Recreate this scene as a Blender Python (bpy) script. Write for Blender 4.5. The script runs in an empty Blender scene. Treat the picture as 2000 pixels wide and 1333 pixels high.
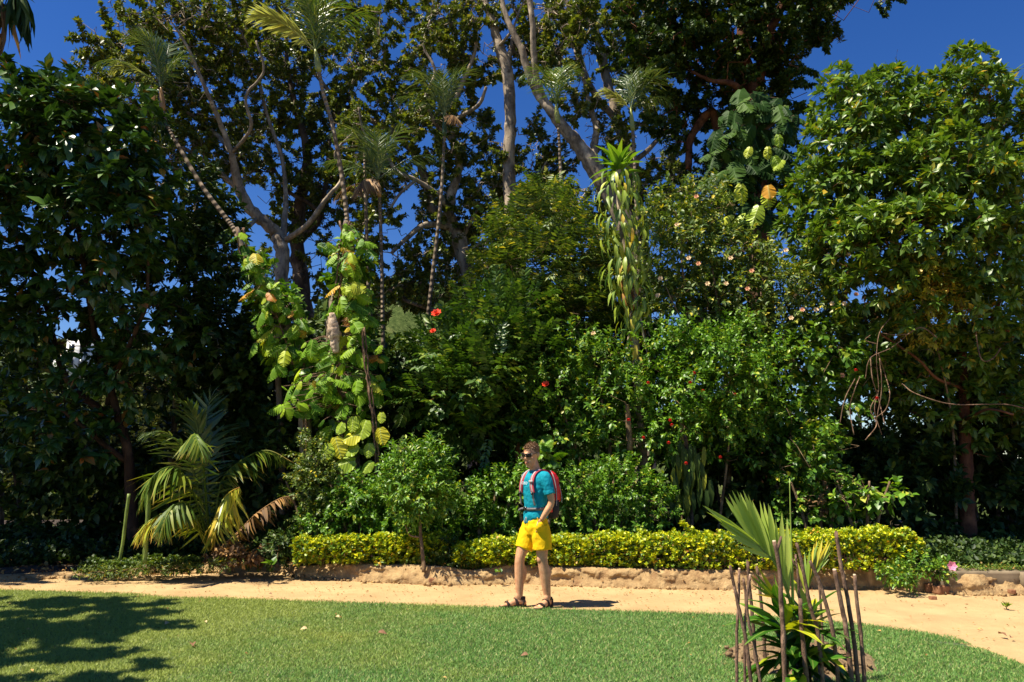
import bpy, bmesh, math, random
import numpy as np
from mathutils import Vector, Matrix, noise
SC = bpy.context.scene
COL = SC.collection
rng = np.random.default_rng(11)
random.seed(5)
PI = math.pi

# ------------------------------------------------------------------ camera, sky, sun, exposure
F = 1500.0                       # focal length in pixels of the 2000 px wide frame
PITCH = math.atan((906 - 666.5) / F)
CAM = np.array([0.0, 0.0, 1.6])
cam = bpy.data.cameras.new('camera'); camo = bpy.data.objects.new('camera', cam); COL.objects.link(camo)
camo.location = CAM; camo.rotation_euler = (PI / 2 + PITCH, 0, 0)
cam.sensor_width = 36; cam.lens = 36 * F / 2000; cam.clip_end = 3000; cam.clip_start = 0.05
cam.dof.use_dof = False
SC.camera = camo

SUN_EL = 62.0
SUN_AZ = (-0.93, -0.36)          # ground direction towards the sun
w = bpy.data.worlds.new("World"); SC.world = w; w.use_nodes = True
nt = w.node_tree; nt.nodes.clear()
sky = nt.nodes.new('ShaderNodeTexSky'); sky.sky_type = 'NISHITA'; sky.sun_disc = False
sky.sun_elevation = math.radians(SUN_EL)
sky.sun_rotation = math.atan2(SUN_AZ[0], SUN_AZ[1])
sky.altitude = 700; sky.air_density = 1.0; sky.dust_density = 0.15; sky.ozone_density = 4.0
hs = nt.nodes.new('ShaderNodeHueSaturation'); hs.inputs['Hue'].default_value = 0.515; hs.inputs['Saturation'].default_value = 1.3
bg = nt.nodes.new('ShaderNodeBackground'); bg.inputs['Strength'].default_value = 0.066
wo = nt.nodes.new('ShaderNodeOutputWorld')
nt.links.new(sky.outputs[0], hs.inputs['Color']); nt.links.new(hs.outputs[0], bg.inputs[0]); nt.links.new(bg.outputs[0], wo.inputs[0])
sl = bpy.data.lights.new('sun', 'SUN'); sl.energy = 5.0; sl.angle = math.radians(0.5); sl.color = (1.0, 0.92, 0.76)
so = bpy.data.objects.new('sun', sl); COL.objects.link(so)
ce = math.cos(math.radians(SUN_EL)); n2 = math.hypot(*SUN_AZ)
SUNV = Vector((SUN_AZ[0] / n2 * ce, SUN_AZ[1] / n2 * ce, math.sin(math.radians(SUN_EL))))
so.rotation_euler = SUNV.to_track_quat('Z', 'Y').to_euler(); so.location = (0, 0, 30)
vs = SC.view_settings
SC.display_settings.display_device = 'sRGB'
vs.view_transform = 'Standard'; vs.look = 'None'; vs.gamma = 1; vs.use_curve_mapping = False; vs.exposure = 1.0
try:
    SC.cycles.max_bounces = 6; SC.cycles.diffuse_bounces = 3; SC.cycles.transmission_bounces = 4
    SC.cycles.transparent_max_bounces = 6; SC.cycles.glossy_bounces = 2
    SC.cycles.use_denoising = True
except Exception:
    pass

# ------------------------------------------------------------------ placing helpers
FW = np.array([0, math.cos(PITCH), math.sin(PITCH)]); UP = np.array([0, -math.sin(PITCH), math.cos(PITCH)])
def ray(u, v): return FW + np.array([1.0, 0, 0]) * (u - 1000) / F + UP * (666.5 - v) / F
def P(u, v, Y):
    r = ray(u, v); return CAM + r * (Y / r[1])
def G(u, v, z=0.0):
    r = ray(u, v); return CAM + r * ((z - CAM[2]) / r[2])
def PX(Y): return Y / F * 1.01               # metres per photo pixel at distance Y
def proj(p):
    d = np.asarray(p) - CAM
    z = d @ FW; return 1000 + F * d[..., 0] / z, 666.5 - F * (d @ UP) / z
def nrmz(a): return a / np.maximum(np.linalg.norm(a, axis=-1, keepdims=True), 1e-9)

# ------------------------------------------------------------------ tagging
def tag(o, label=None, cat=None, group=None, kind=None):
    if label: o['label'] = label
    if cat: o['category'] = cat
    if group: o['group'] = group
    if kind: o['kind'] = kind
    return o
def thing(name, label, cat, loc, group=None):
    o = bpy.data.objects.new(name, None); COL.objects.link(o); o.empty_display_size = .1
    o.location = [float(x) for x in loc]
    return tag(o, label, cat, group)

# ------------------------------------------------------------------ mesh builder
class MB:
    def __init__(s): s.V = []; s.F = []; s.A = []; s.n = 0
    def add(s, V, Fs, A=None):
        V = np.asarray(V, float).reshape(-1, 3)
        if len(V) == 0: return
        for f in (Fs if isinstance(Fs, list) else [Fs]):
            if len(f): s.F.append(np.asarray(f, int) + s.n)
        if A is None: A = np.zeros((len(V), 3)); A[:, 2] = rng.random()
        s.V.append(V); s.A.append(np.asarray(A, float).reshape(-1, 3)); s.n += len(V)
    def mesh(s, name, mat, smooth=False, off=(0, 0, 0)):
        me = bpy.data.meshes.new(name)
        V = np.concatenate(s.V) - np.asarray(off, float); A = np.concatenate(s.A)
        loops = np.concatenate([f.ravel() for f in s.F]); tot = np.concatenate([np.full(len(f), f.shape[1]) for f in s.F])
        st = np.concatenate([[0], np.cumsum(tot)[:-1]])
        me.vertices.add(len(V)); me.vertices.foreach_set('co', V.astype(np.float32).ravel())
        me.loops.add(len(loops)); me.loops.foreach_set('vertex_index', loops.astype(np.int32))
        me.polygons.add(len(tot)); me.polygons.foreach_set('loop_start', st.astype(np.int32))
        a = me.attributes.new('lc', 'FLOAT_VECTOR', 'POINT'); a.data.foreach_set('vector', A.astype(np.float32).ravel())
        me.update(calc_edges=True)
        if smooth: me.polygons.foreach_set('use_smooth', np.ones(len(tot), bool))
        me.materials.append(mat)
        return me
    def build(s, name, mat, parent=None, smooth=False, kind=None, label=None):
        off = tuple(parent.location) if parent is not None else (0, 0, 0)
        if parent is not None and parent.parent is not None: off = tuple(np.array(parent.location) + np.array(parent.parent.location))
        me = s.mesh(name, mat, smooth, off)
        o = bpy.data.objects.new(name, me); COL.objects.link(o)
        if parent is not None: o.parent = parent
        if kind: o['kind'] = kind
        if label: o['label'] = label
        return o

def tube(mb, pts, rad, sides=6, cap=True, rough=0.0, a=None):
    pts = np.asarray(pts, float); n = len(pts); rad = np.broadcast_to(np.asarray(rad, float), (n,))
    t = nrmz(np.gradient(pts, axis=0))
    ref = np.array([0.0, 0, 1]) if abs(np.mean(t[:, 2])) < .8 else np.array([1.0, 0, 0])
    x = nrmz(np.cross(t, ref)); y = np.cross(t, x)
    an = np.arange(sides) / sides * 2 * PI
    r = rad[:, None] * (1 + rough * rng.normal(size=(n, sides)))
    V = pts[:, None] + r[..., None] * (np.cos(an)[None, :, None] * x[:, None] + np.sin(an)[None, :, None] * y[:, None])
    i = np.arange(n - 1)[:, None] * sides; j = np.arange(sides)[None]; k = (j + 1) % sides
    Fq = np.stack([i + j, i + k, i + sides + k, i + sides + j], -1).reshape(-1, 4)
    A = np.zeros((n * sides, 3)); A[:, 0] = np.tile(an / PI - 1, n); A[:, 1] = np.repeat(np.linspace(0, 1, n), sides); A[:, 2] = rng.random() if a is None else a
    fs = [Fq]
    if cap: fs += [np.arange(sides)[None, ::-1], (np.arange(sides) + (n - 1) * sides)[None]]
    mb.add(V, fs, A)
def spline(pts, k=5):
    """Catmull-Rom through rows of pts (any number of columns)"""
    p = np.asarray(pts, float)
    if len(p) < 3: 
        t = np.linspace(0, 1, k * (len(p) - 1) + 1)[:, None]; return p[0] * (1 - t) + p[-1] * t
    q = np.vstack([2 * p[0] - p[1], p, 2 * p[-1] - p[-2]]); out = []
    for i in range(1, len(q) - 2):
        for s in np.arange(k) / k:
            out.append(.5 * (2 * q[i] + (q[i + 1] - q[i - 1]) * s + (2 * q[i - 1] - 5 * q[i] + 4 * q[i + 1] - q[i + 2]) * s * s + (3 * q[i] - q[i - 1] - 3 * q[i + 1] + q[i + 2]) * s ** 3))
    out.append(q[-2]); return np.array(out)
def wig(pts, amp):
    p = np.array(pts); n = rng.normal(size=p.shape) * amp; n[0] = 0; p2 = p + n; return p2

# ------------------------------------------------------------------ materials
def newmat(name):
    m = bpy.data.materials.new(name); m.use_nodes = True; t = m.node_tree; t.nodes.clear()
    o = t.nodes.new('ShaderNodeOutputMaterial'); b = t.nodes.new('ShaderNodeBsdfPrincipled'); t.links.new(b.outputs[0], o.inputs[0])
    return m, t, b, o
def ramp(t, cols, inp, interp='LINEAR'):
    r = t.nodes.new('ShaderNodeValToRGB'); e = r.color_ramp.elements; r.color_ramp.interpolation = interp
    n = len(cols)
    for i, c in enumerate(cols):
        pos, c = c if len(c) == 2 else (i / max(1, n - 1), c)
        if i < 2: el = e[i]; el.position = pos
        else: el = e.new(pos)
        el.color = (*c, 1)
    t.links.new(inp, r.inputs[0]); return r.outputs[0]
def noise_n(t, scale, detail=4, rough=.6, vec=None, dist=0):
    n = t.nodes.new('ShaderNodeTexNoise'); n.inputs['Scale'].default_value = scale; n.inputs['Detail'].default_value = detail
    n.inputs['Roughness'].default_value = rough; n.inputs['Distortion'].default_value = dist
    if vec is not None: t.links.new(vec, n.inputs['Vector'])
    return n.outputs['Fac']
def geo_pos(t): return t.nodes.new('ShaderNodeNewGeometry').outputs['Position']
def mathn(t, op, a, b=None, clamp=False):
    m = t.nodes.new('ShaderNodeMath'); m.operation = op; m.use_clamp = clamp
    for i, x in enumerate((a, b)):
        if x is None: continue
        if isinstance(x, (int, float)): m.inputs[i].default_value = x
        else: t.links.new(x, m.inputs[i])
    return m.outputs[0]
def mixc(t, f, a, b, mode='MIX'):
    m = t.nodes.new('ShaderNodeMix'); m.data_type = 'RGBA'; m.blend_type = mode
    for s, x in ((m.inputs[0], f), (m.inputs[6], a), (m.inputs[7], b)):
        if isinstance(x, (int, float)): s.default_value = x
        elif isinstance(x, tuple): s.default_value = (*x, 1)
        else: t.links.new(x, s)
    return m.outputs[2]
def bump(t, b, h, strength=.5, dist=.02):
    n = t.nodes.new('ShaderNodeBump'); n.inputs['Strength'].default_value = strength; n.inputs['Distance'].default_value = dist
    t.links.new(h, n.inputs['Height']); t.links.new(n.outputs[0], b.inputs['Normal'])
LEAFM = {}
def leaf_mat(name, cols, rough=.42, trans=.28, spec=.5, rib=None, ribw=.12, veins=0, obj=False, tip=None, patch=None):
    """cols: ramp over the per-leaf random number"""
    gk = (1.32, 1.22, .9)
    cols = [(c[0], tuple(min(.8, x * k) for x, k in zip(c[1], gk))) if len(c) == 2 else tuple(min(.8, x * k) for x, k in zip(c, gk)) for c in cols]
    if name in LEAFM: return LEAFM[name]
    m, t, b, o = newmat(name)
    at = t.nodes.new('ShaderNodeAttribute'); at.attribute_name = 'lc'
    sp = t.nodes.new('ShaderNodeSeparateXYZ'); t.links.new(at.outputs['Vector'], sp.inputs[0])
    rnd = t.nodes.new('ShaderNodeObjectInfo').outputs['Random'] if obj else sp.outputs[2]
    c = ramp(t, cols, rnd)
    ax = mathn(t, 'ABSOLUTE', sp.outputs[0])
    if tip:
        f = mathn(t, 'MULTIPLY', mathn(t, 'SUBTRACT', sp.outputs[1], .72, True), 3.5, True)
        f = mathn(t, 'MULTIPLY', f, mathn(t, 'GREATER_THAN', rnd, .55))
        c = mixc(t, f, c, tip)
    if patch:                                  # large random patches (age of the shoots)
        n = noise_n(t, patch[0], 2, .5, geo_pos(t))
        f = mathn(t, 'MULTIPLY', mathn(t, 'SUBTRACT', n, patch[1], True), 6, True)
        c = mixc(t, mathn(t, 'MULTIPLY', f, .8), c, patch[2])
    if rib:
        f = mathn(t, 'LESS_THAN', ax, ribw); c = mixc(t, mathn(t, 'MULTIPLY', f, .75), c, rib)
    if veins:
        wv = mathn(t, 'SINE', mathn(t, 'MULTIPLY', mathn(t, 'SUBTRACT', sp.outputs[1], mathn(t, 'MULTIPLY', ax, .22)), veins * 2 * PI))
        c = mixc(t, mathn(t, 'MULTIPLY', mathn(t, 'GREATER_THAN', wv, .88), .22), c, rib or (.2, .3, .05))
        bump(t, b, wv, .25, .008)
    t.links.new(c, b.inputs['Base Color'])
    b.inputs['Roughness'].default_value = rough; b.inputs['Specular IOR Level'].default_value = spec
    if trans:
        tr = t.nodes.new('ShaderNodeBsdfTranslucent'); mx = t.nodes.new('ShaderNodeMixShader'); mx.inputs[0].default_value = trans
        tc = mixc(t, 1.0, c, (1.0, 1.0, .35), 'MULTIPLY'); t.links.new(tc, tr.inputs[0])
        t.links.new(b.outputs[0], mx.inputs[1]); t.links.new(tr.outputs[0], mx.inputs[2]); t.links.new(mx.outputs[0], o.inputs[0])
    LEAFM[name] = m; return m
def bark_mat(name, dark, light, scale=6, ring=0, rough=.85, blot=.55):
    m, t, b, o = newmat(name)
    p = geo_pos(t)
    mp = t.nodes.new('ShaderNodeMapping'); mp.inputs['Scale'].default_value = (1, 1, .35); t.links.new(p, mp.inputs[0])
    n = noise_n(t, scale, 6, .7, mp.outputs[0]); n2 = noise_n(t, scale * .35, 3, .6, p)
    c = ramp(t, [(.34, dark), (.62, light)], n)
    c = mixc(t, mathn(t, 'MULTIPLY', mathn(t, 'SUBTRACT', n2, blot, True), 8, True), c, tuple(min(1, x * 1.6) for x in light))
    n3 = noise_n(t, scale * .9, 5, .7, p, 1.5); c = mixc(t, mathn(t, 'MULTIPLY', mathn(t, 'SUBTRACT', n3, .55, True), 7, True), c, tuple(x * .7 for x in dark))
    h = n
    if ring:
        at = t.nodes.new('ShaderNodeAttribute'); at.attribute_name = 'lc'
        sp = t.nodes.new('ShaderNodeSeparateXYZ'); t.links.new(at.outputs['Vector'], sp.inputs[0])
        wv = mathn(t, 'SINE', mathn(t, 'MULTIPLY', sp.outputs[1], ring * 2 * PI))
        c = mixc(t, mathn(t, 'MULTIPLY', mathn(t, 'GREATER_THAN', wv, .8), .55), c, dark)
        h = mathn(t, 'ADD', n, mathn(t, 'MULTIPLY', wv, .4))
    t.links.new(c, b.inputs['Base Color']); b.inputs['Roughness'].default_value = rough; b.inputs['Specular IOR Level'].default_value = .2
    bump(t, b, h, .8, .03); return m
def plain(name, col, rough=.7, spec=.3, var=.15, scale=30, bmp=0):
    m, t, b, o = newmat(name)
    n = noise_n(t, scale, 4, .6)
    tc = t.nodes.new('ShaderNodeTexCoord'); t.links.new(tc.outputs['Object'], n.node.inputs['Vector'])
    c = ramp(t, [(.3, tuple(x * (1 - var) for x in col)), (.7, tuple(min(1, x * (1 + var)) for x in col))], n)
    t.links.new(c, b.inputs['Base Color']); b.inputs['Roughness'].default_value = rough; b.inputs['Specular IOR Level'].default_value = spec
    if bmp: bump(t, b, n, bmp, .01)
    return m

# ------------------------------------------------------------------ leaf shapes: (verts, faces); +Y along, +Z face, unit length, x in -1..1 later scaled by width
def T_simple(w=.25, fold=.3, droop=.12):
    V = np.array([[0, 0, 0], [-w, .45, w * fold], [0, 1, -droop], [w, .45, w * fold]]); return V, [np.array([[0, 2, 1], [0, 3, 2]])]
def T_oval(w=.22, fold=.35, droop=.18):
    V = np.array([[0, 0, 0], [-w * .8, .25, w * fold], [-w, .55, w * fold - droop * .2], [0, 1, -droop], [w, .55, w * fold - droop * .2], [w * .8, .25, w * fold], [0, .5, -droop * .1]])
    return V, [np.array([[0, 6, 1], [1, 6, 2], [2, 6, 3], [3, 6, 4], [4, 6, 5], [5, 6, 0]])]
def T_strap(w=.08, droop=.5, seg=4, fold=.3, base=.5, curl=2):
    V = []; ys = np.linspace(0, 1, seg + 1)
    for i, y in enumerate(ys):
        ww = w * (base + (1 - base) * min(1, y * 3)) * (1 - max(0, (y - .45) / .55) ** 1.6)
        z = -droop * y ** curl; yy = y * (1 - .25 * droop * y)
        V += [[-ww, yy, z + ww * fold], [0, yy, z], [ww, yy, z + ww * fold]]
    V = np.array(V); Fq = []
    for i in range(seg):
        a = i * 3; Fq += [[a, a + 1, a + 4, a + 3], [a + 1, a + 2, a + 5, a + 4]]
    return V, [np.array(Fq)]
def T_heart(w=.42, cuts=0, droop=.35, lobes=.16, seed=0):
    """aroid blade: heart base, optional deep cuts between ribs"""
    r = np.random.default_rng(seed)
    n = 9; ys = np.linspace(0, 1, n); prof = np.sin(np.clip((ys * .93 + .10), 0, 1) * PI) ** .75 * (1 - .35 * ys)
    prof /= prof.max(); prof[-1] = 0.0
    V = []; Fl = []
    for s in (-1, 1):
        for i in range(n - 1):
            y0, y1 = ys[i], ys[i + 1]; g = (.18 if cuts else 0.0) * (y1 - y0); o = cuts * (.35 + .3 * r.random())
            b = len(V)
            back = -lobes if i == 0 else (-lobes * .45 if i == 1 else 0.0)
            sk = .10
            xa, xb = w * prof[i], w * prof[i + 1]
            if i == 0: xa = w * .35
            for (x, y) in ((0, y0), (0, y1), (xb, y1 + sk * prof[i + 1] - g * 1.2 + (back * .45 if i == 0 else 0)), (xa, y0 + sk * prof[i] + g * 1.2 + back), (xa * (1 - o), y0 + sk * .5 + g * .2 + back * .6)):
                z = -droop * y * y * .6 - droop * (x / w) ** 2 * w * .9 + .02 * r.normal() * (x > 0)
                V.append([s * x, y, z])
            Fl += [[b, b + 1, b + 2], [b, b + 2, b + 4], [b + 4, b + 2, b + 3]] if s > 0 else [[b, b + 2, b + 1], [b, b + 4, b + 2], [b + 4, b + 3, b + 2]]
    return np.array(V), [np.array(Fl)]
def T_blade(w=.035, droop=.25):
    V = np.array([[0, 0, 0], [-w, .12, w * .5], [w, .12, w * .5], [-w * .8, .6, -droop * .3], [w * .8, .6, -droop * .3], [0, 1, -droop]])
    return V, [np.array([[0, 2, 1], [3, 4, 5]]), np.array([[1, 2, 4, 3]])]
def leaves(mb, T, pos, dr, nr, L, W=1.0, rnd=None):
    V, Fs = T; pos = np.asarray(pos, float); N = len(pos)
    if N == 0: return
    dr = nrmz(np.asarray(dr, float)); x = nrmz(np.cross(dr, nr)); z = np.cross(x, dr)
    L = np.broadcast_to(np.asarray(L, float), (N,)); W = np.broadcast_to(np.asarray(W, float), (N,))
    wv = np.abs(V[:, 0]).max()
    out = pos[:, None] + L[:, None, None] * (V[None, :, 0, None] * W[:, None, None] * x[:, None] + V[None, :, 1, None] * dr[:, None] + V[None, :, 2, None] * z[:, None])
    m = len(V); A = np.zeros((N, m, 3)); A[..., 0] = V[:, 0] / wv; A[..., 1] = V[:, 1]
    A[..., 2] = (rng.random(N) if rnd is None else rnd)[:, None]
    off = (np.arange(N) * m)[:, None, None]
    mb.add(out, [(f[None] + off).reshape(-1, f.shape[1]) for f in Fs], A)
def leaf_mesh(name, T, mat, nudge=0):
    mb = MB(); V, Fs = T; wv = np.abs(V[:, 0]).max(); A = np.zeros((len(V), 3)); A[:, 0] = V[:, 0] / wv; A[:, 1] = V[:, 1]; A[:, 2] = .5
    mb.add(V, Fs, A); return mb.mesh(name, mat, True)
def leaf_parts(parent, meshes, pos, dr, nr, L, W=1.0, name='leaf', labels=None):
    base = np.array(parent.location) if parent.parent is None else np.array(parent.location) + np.array(parent.parent.location)
    dr = nrmz(np.asarray(dr, float)); x = nrmz(np.cross(dr, nr)); z = np.cross(x, dr); N = len(pos)
    L = np.broadcast_to(L, (N,)); W = np.broadcast_to(W, (N,)); out = []
    for i in range(N):
        me = meshes[i % len(meshes)] if isinstance(meshes, list) else meshes
        o = bpy.data.objects.new(name, me)
        M = Matrix(((x[i, 0] * L[i] * W[i], dr[i, 0] * L[i], z[i, 0] * L[i], pos[i][0] - base[0]),
                    (x[i, 1] * L[i] * W[i], dr[i, 1] * L[i], z[i, 1] * L[i], pos[i][1] - base[1]),
                    (x[i, 2] * L[i] * W[i], dr[i, 2] * L[i], z[i, 2] * L[i], pos[i][2] - base[2]), (0, 0, 0, 1)))
        o.parent = parent; o.matrix_basis = M; COL.objects.link(o); out.append(o)
    return out

# ------------------------------------------------------------------ foliage
OPEN = [(800, 85, 36, 20), (858, 122, 26, 22), (940, 100, 16, 36), (915, 255, 22, 30), (960, 215, 16, 20), (1024, 230, 20, 48), (1040, 292, 24, 20), (1122, 345, 26, 22),
        (840, 275, 13, 26), (1052, 30, 14, 22), (1285, 285, 26, 28), (790, 390, 40, 45), (752, 450, 36, 26), (785, 460, 40, 26), (944, 480, 14, 24), (905, 565, 13, 36), (764, 535, 12, 12),
        (790, 612, 52, 14), (952, 580, 16, 12), (566, 565, 8, 24), (423, 105, 16, 12), (232, 232, 14, 16), (635, 150, 20, 22), (571, 230, 12, 12), (627, 317, 18, 18), (176, 518, 14, 18), (264, 585, 30, 20),
        (307, 660, 20, 18), (92, 562, 14, 10), (127, 641, 26, 12), (1110, 628, 12, 12), (1113, 662, 16, 10), (1278, 601, 8, 10), (1311, 625, 28, 18), (1545, 505, 8, 26), (1548, 763, 24, 24),
        (1572, 697, 10, 16), (1658, 817, 26, 12), (785, 650, 60, 36), (745, 170, 14, 14), (1000, 300, 8, 14), (985, 640, 6, 10), (1690, 838, 12, 8), (700, 520, 8, 22), (155, 665, 22, 20)]
def open_mask(p, k=1.0):
    u, v = proj(p); m = np.zeros(len(p), bool)
    for (a, b, c, d) in OPEN: m |= ((u - a) / (c * k)) ** 2 + ((v - b) / (d * k)) ** 2 < 1
    return m
def lob(u, v, Y, ru, rv, ry, n): k = PX(Y); return (P(u, v, Y), np.array([ru * k, ry, rv * k]), n)
def sample_lobes(lobes, shell=.3, upb=.25, openk=None):
    C = []; D = []
    for (c, r, n) in lobes:
        d = nrmz(rng.normal(size=(n, 3))); d[:, 2] += upb * rng.random(n); d = nrmz(d)
        rad = rng.random(n) ** shell
        rad *= 1 + .14 * np.array([noise.noise(Vector(x * 2.3 + c)) for x in d])
        C.append(c + d * rad[:, None] * r); D.append(nrmz(d / r * r.mean()))
    C = np.concatenate(C); D = np.concatenate(D)
    if openk:
        m = ~open_mask(C, openk) | (rng.random(len(C)) < .04); C = C[m]; D = D[m]
    return C, D
def sprays(C, D, m, tw, sa=.8, droop=.15, upn=.7, style='alt', jit=.35, upa=.3):
    """m leaves on a twig at each centre; returns pos, dir, normal"""
    n = len(C); ax = nrmz(D + np.array([0, 0, upa]) + rng.normal(size=D.shape) * jit)
    u = nrmz(np.cross(ax, np.array([.13, .2, 1.0]))); v = np.cross(ax, u)
    t = (np.arange(m) + .5) / m
    ph = rng.random(n)[:, None] * 6.28
    if style == 'pinn':
        ang = np.where(np.arange(m) % 2, 0, PI)[None] + np.zeros((n, 1)); t = (np.arange(m) // 2 * 2 + 1) / m
    else: ang = np.arange(m)[None] * 2.4 + ph
    rad = np.cos(ang)[..., None] * u[:, None] + np.sin(ang)[..., None] * v[:, None]
    if style == 'whorl':
        pos = C[:, None] + ax[:, None] * (tw * (.75 + .25 * t))[None, :, None] + rad * .01
        s = (sa * (1.15 - .75 * t))[None, :, None]
    else:
        pos = C[:, None] + ax[:, None] * (tw * (t - .3))[None, :, None]
        s = (sa * (1.0 - .35 * t))[None, :, None]
    dr = ax[:, None] * np.cos(s) + rad * np.sin(s)
    dr = dr + rng.normal(size=dr.shape) * (.05 if style == 'pinn' else .14); dr[..., 2] -= droop
    if style == 'pinn': nr = v[:, None] * np.sign(v[:, None, 2:3] + 1e-6) + rng.normal(size=dr.shape) * .15
    else: nr = np.array([0, 0, upn]) + ax[:, None] * .45 + rng.normal(size=dr.shape) * .35
    return pos.reshape(-1, 3), nrmz(dr.reshape(-1, 3)), nr.reshape(-1, 3), ax
def grow(nodes, rads, targets, mb, rtip=.006, k=.011, sides=5, wigf=.09, rmax=.12, sag=.06, used=None):
    """tie every target to the nearest piece of wood with a bent, tapering branch"""
    N = np.array(nodes); R = np.array(rads); cap = len(N) + len(targets) * 7
    NN = np.zeros((cap, 3)); RR = np.zeros(cap); NN[:len(N)] = N; RR[:len(N)] = R; c = len(N)
    d0 = np.min(np.linalg.norm(targets[:, None] - N[None], axis=2), axis=1)
    for i in np.argsort(d0):
        T = targets[i]; d = T - NN[:c]; dist = np.linalg.norm(d, axis=1)
        cost = dist + .35 * np.maximum(0, -d[:, 2]) - RR[:c] * .8
        j = int(np.argmin(cost)); L = dist[j]
        if L < .05: continue
        s = np.linspace(0, 1, 7)[:, None]; a = NN[j]
        pts = a + (T - a) * s + np.array([0, 0, 1.0]) * L * sag * np.sin(s * PI) * (1 if rng.random() < .6 else -1)
        pts[1:-1] += rng.normal(size=(5, 3)) * L * wigf
        r0 = min(RR[j] * .62, rtip + k * L, rmax); rr = r0 + (rtip - r0) * s[:, 0] ** .8
        tube(mb, pts, np.maximum(rr, rtip), sides, cap=False)
        NN[c:c + 6] = pts[1:]; RR[c:c + 6] = np.maximum(rr[1:], rtip); c += 6
def trunks_px(mb, paths, k=6, sides=10, rough=.035, amp=.07):
    """paths: lists of (u, v, Y, width_px)"""
    nodes = []; rads = []
    for p in paths:
        q = np.array([np.append(P(a[0], a[1], a[2]), a[3] * PX(a[2]) / 2) for a in p]); s = spline(q, k)
        s[1:-1, :3] += rng.normal(size=(len(s) - 2, 3)) * s[1:-1, 3:4] * amp
        tube(mb, s[:, :3], np.maximum(s[:, 3], .008), sides, rough=rough)
        nodes += list(s[:, :3]); rads += list(s[:, 3])
    return nodes, rads
def plant(name, label, cat, base, paths, lobes, leaf, lm, bm, m=9, tw=.25, L=.12, W=1.0, sa=.8, style='alt', droop=.15, openk=.9, shell=.3, group=None,
          branch=.35, crown='crown', trunk='trunk', jit=.35, upn=.7, sides=8, lj=.25, rtip=.005, grow_k=.011, nparts=0, part_mesh=None, extra_twigs=0, wigf=.09, upa=.3, rough=.05, scat=0, twig_mat=None):
    t = thing(name, label, cat, base, group)
    wood = MB(); nodes, rads = trunks_px(wood, paths, sides=sides, rough=rough)
    C, D = sample_lobes(lobes, shell, openk=openk)
    nb = int(len(C) * branch)
    if nb: grow(nodes, rads, C[rng.permutation(len(C))[:nb]], wood, rtip=rtip, k=grow_k, wigf=wigf)
    if extra_twigs:
        pp = rng.permutation(len(C))[:extra_twigs]; fine = MB() if twig_mat else wood
        e = C[pp] + D[pp] * (.3 if twig_mat else 0) + np.array([0, -.6 if twig_mat else 0, 0]) + rng.normal(size=(len(pp), 3)) * .25
        grow(nodes, rads, e, fine, rtip=.019 if twig_mat else rtip * .8, k=.013 if twig_mat else grow_k * .6, sides=4, wigf=.15)
        if twig_mat: fine.build('branches', twig_mat, t, smooth=True)
    wood.build(trunk, bm, t, smooth=True)
    pos, dr, nr, ax = sprays(C, D, m, tw, sa, droop, upn, style, jit, upa)
    if scat: pos = pos + rng.normal(size=pos.shape) * [scat, scat, scat * .5]
    Ls = L * (1 + lj * rng.normal(size=len(pos))).clip(.45, 1.6)
    if nparts:
        u, v = proj(pos); inside = (u > 0) & (u < 2000) & (v > 0) & (v < 1333)
        score = pos[:, 1] - 9 * Ls + (~inside) * 100 + .6 * rng.random(len(pos)); idx = np.argsort(score)[:nparts]
        keep = np.ones(len(pos), bool); keep[idx] = False
        leaf_parts(t, part_mesh, pos[idx], dr[idx], nr[idx], Ls[idx], W)
        pos, dr, nr, Ls = pos[keep], dr[keep], nr[keep], Ls[keep]
    mb = MB(); leaves(mb, leaf, pos, dr, nr, Ls, W); mb.build(crown, lm, t, kind='stuff')
    return t, C
# ================================================================== the ground
LAWN_EDGE = [(-900, 1150), (-500, 1151), (-200, 1152), (0, 1155), (250, 1162), (330, 1170), (420, 1170), (600, 1177), (800, 1183), (1000, 1191), (1150, 1195), (1300, 1199), (1430, 1203), (1560, 1211),
             (1700, 1224), (1800, 1238), (1900, 1256), (2000, 1277), (2150, 1316), (2300, 1380), (2450, 1480)]
BANK = [(-900, 1140), (-300, 1137), (0, 1134), (150, 1127), (260, 1124), (400, 1119), (520, 1113), (580, 1127), (700, 1136), (830, 1141), (880, 1143), (1000, 1140), (1150, 1146), (1300, 1150),
        (1450, 1153), (1600, 1148), (1700, 1150), (1800, 1156), (1900, 1163), (2000, 1162), (2150, 1166), (2400, 1180), (2800, 1200)]
lawn_w = np.array([G(*p)[:2] for p in LAWN_EDGE]); bank_w = np.array([G(*p)[:2] for p in BANK])
def lawn_y(x): return np.interp(x, lawn_w[:, 0], lawn_w[:, 1])
def bank_y(x): return np.interp(x, bank_w[:, 0], bank_w[:, 1])
def bank_h(x): return np.interp(x, [-9, -6.2, -5.2, -3.6, -2.9, -2.2, -.9, -.6, 0, 4, 6.5, 9], [.04, .05, .12, .10, .15, .22, .22, .16, .23, .23, .25, .22])
PIT = G(1562, 1290)[:2]; PIT_R = .60

def grid(name, xs, ys, zf, mat, kind='structure', smooth=True):
    X, Y = np.meshgrid(xs, ys); Z = zf(X, Y); V = np.stack([X, Y, Z], -1).reshape(-1, 3); a, b = len(xs), len(ys)
    i = (np.arange(b - 1)[:, None] * a + np.arange(a - 1)[None]).ravel(); mb = MB()
    mb.add(V, np.stack([i, i + 1, i + a + 1, i + a], -1), np.zeros((len(V), 3))); o = mb.build(name, mat, smooth=smooth, kind=kind); return o
def vnoise(X, Y, s, seed=0.0):
    return np.array([noise.noise(Vector((x * s + seed, y * s - seed, seed * .37))) for x, y in zip(X.ravel(), Y.ravel())]).reshape(X.shape)

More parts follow.
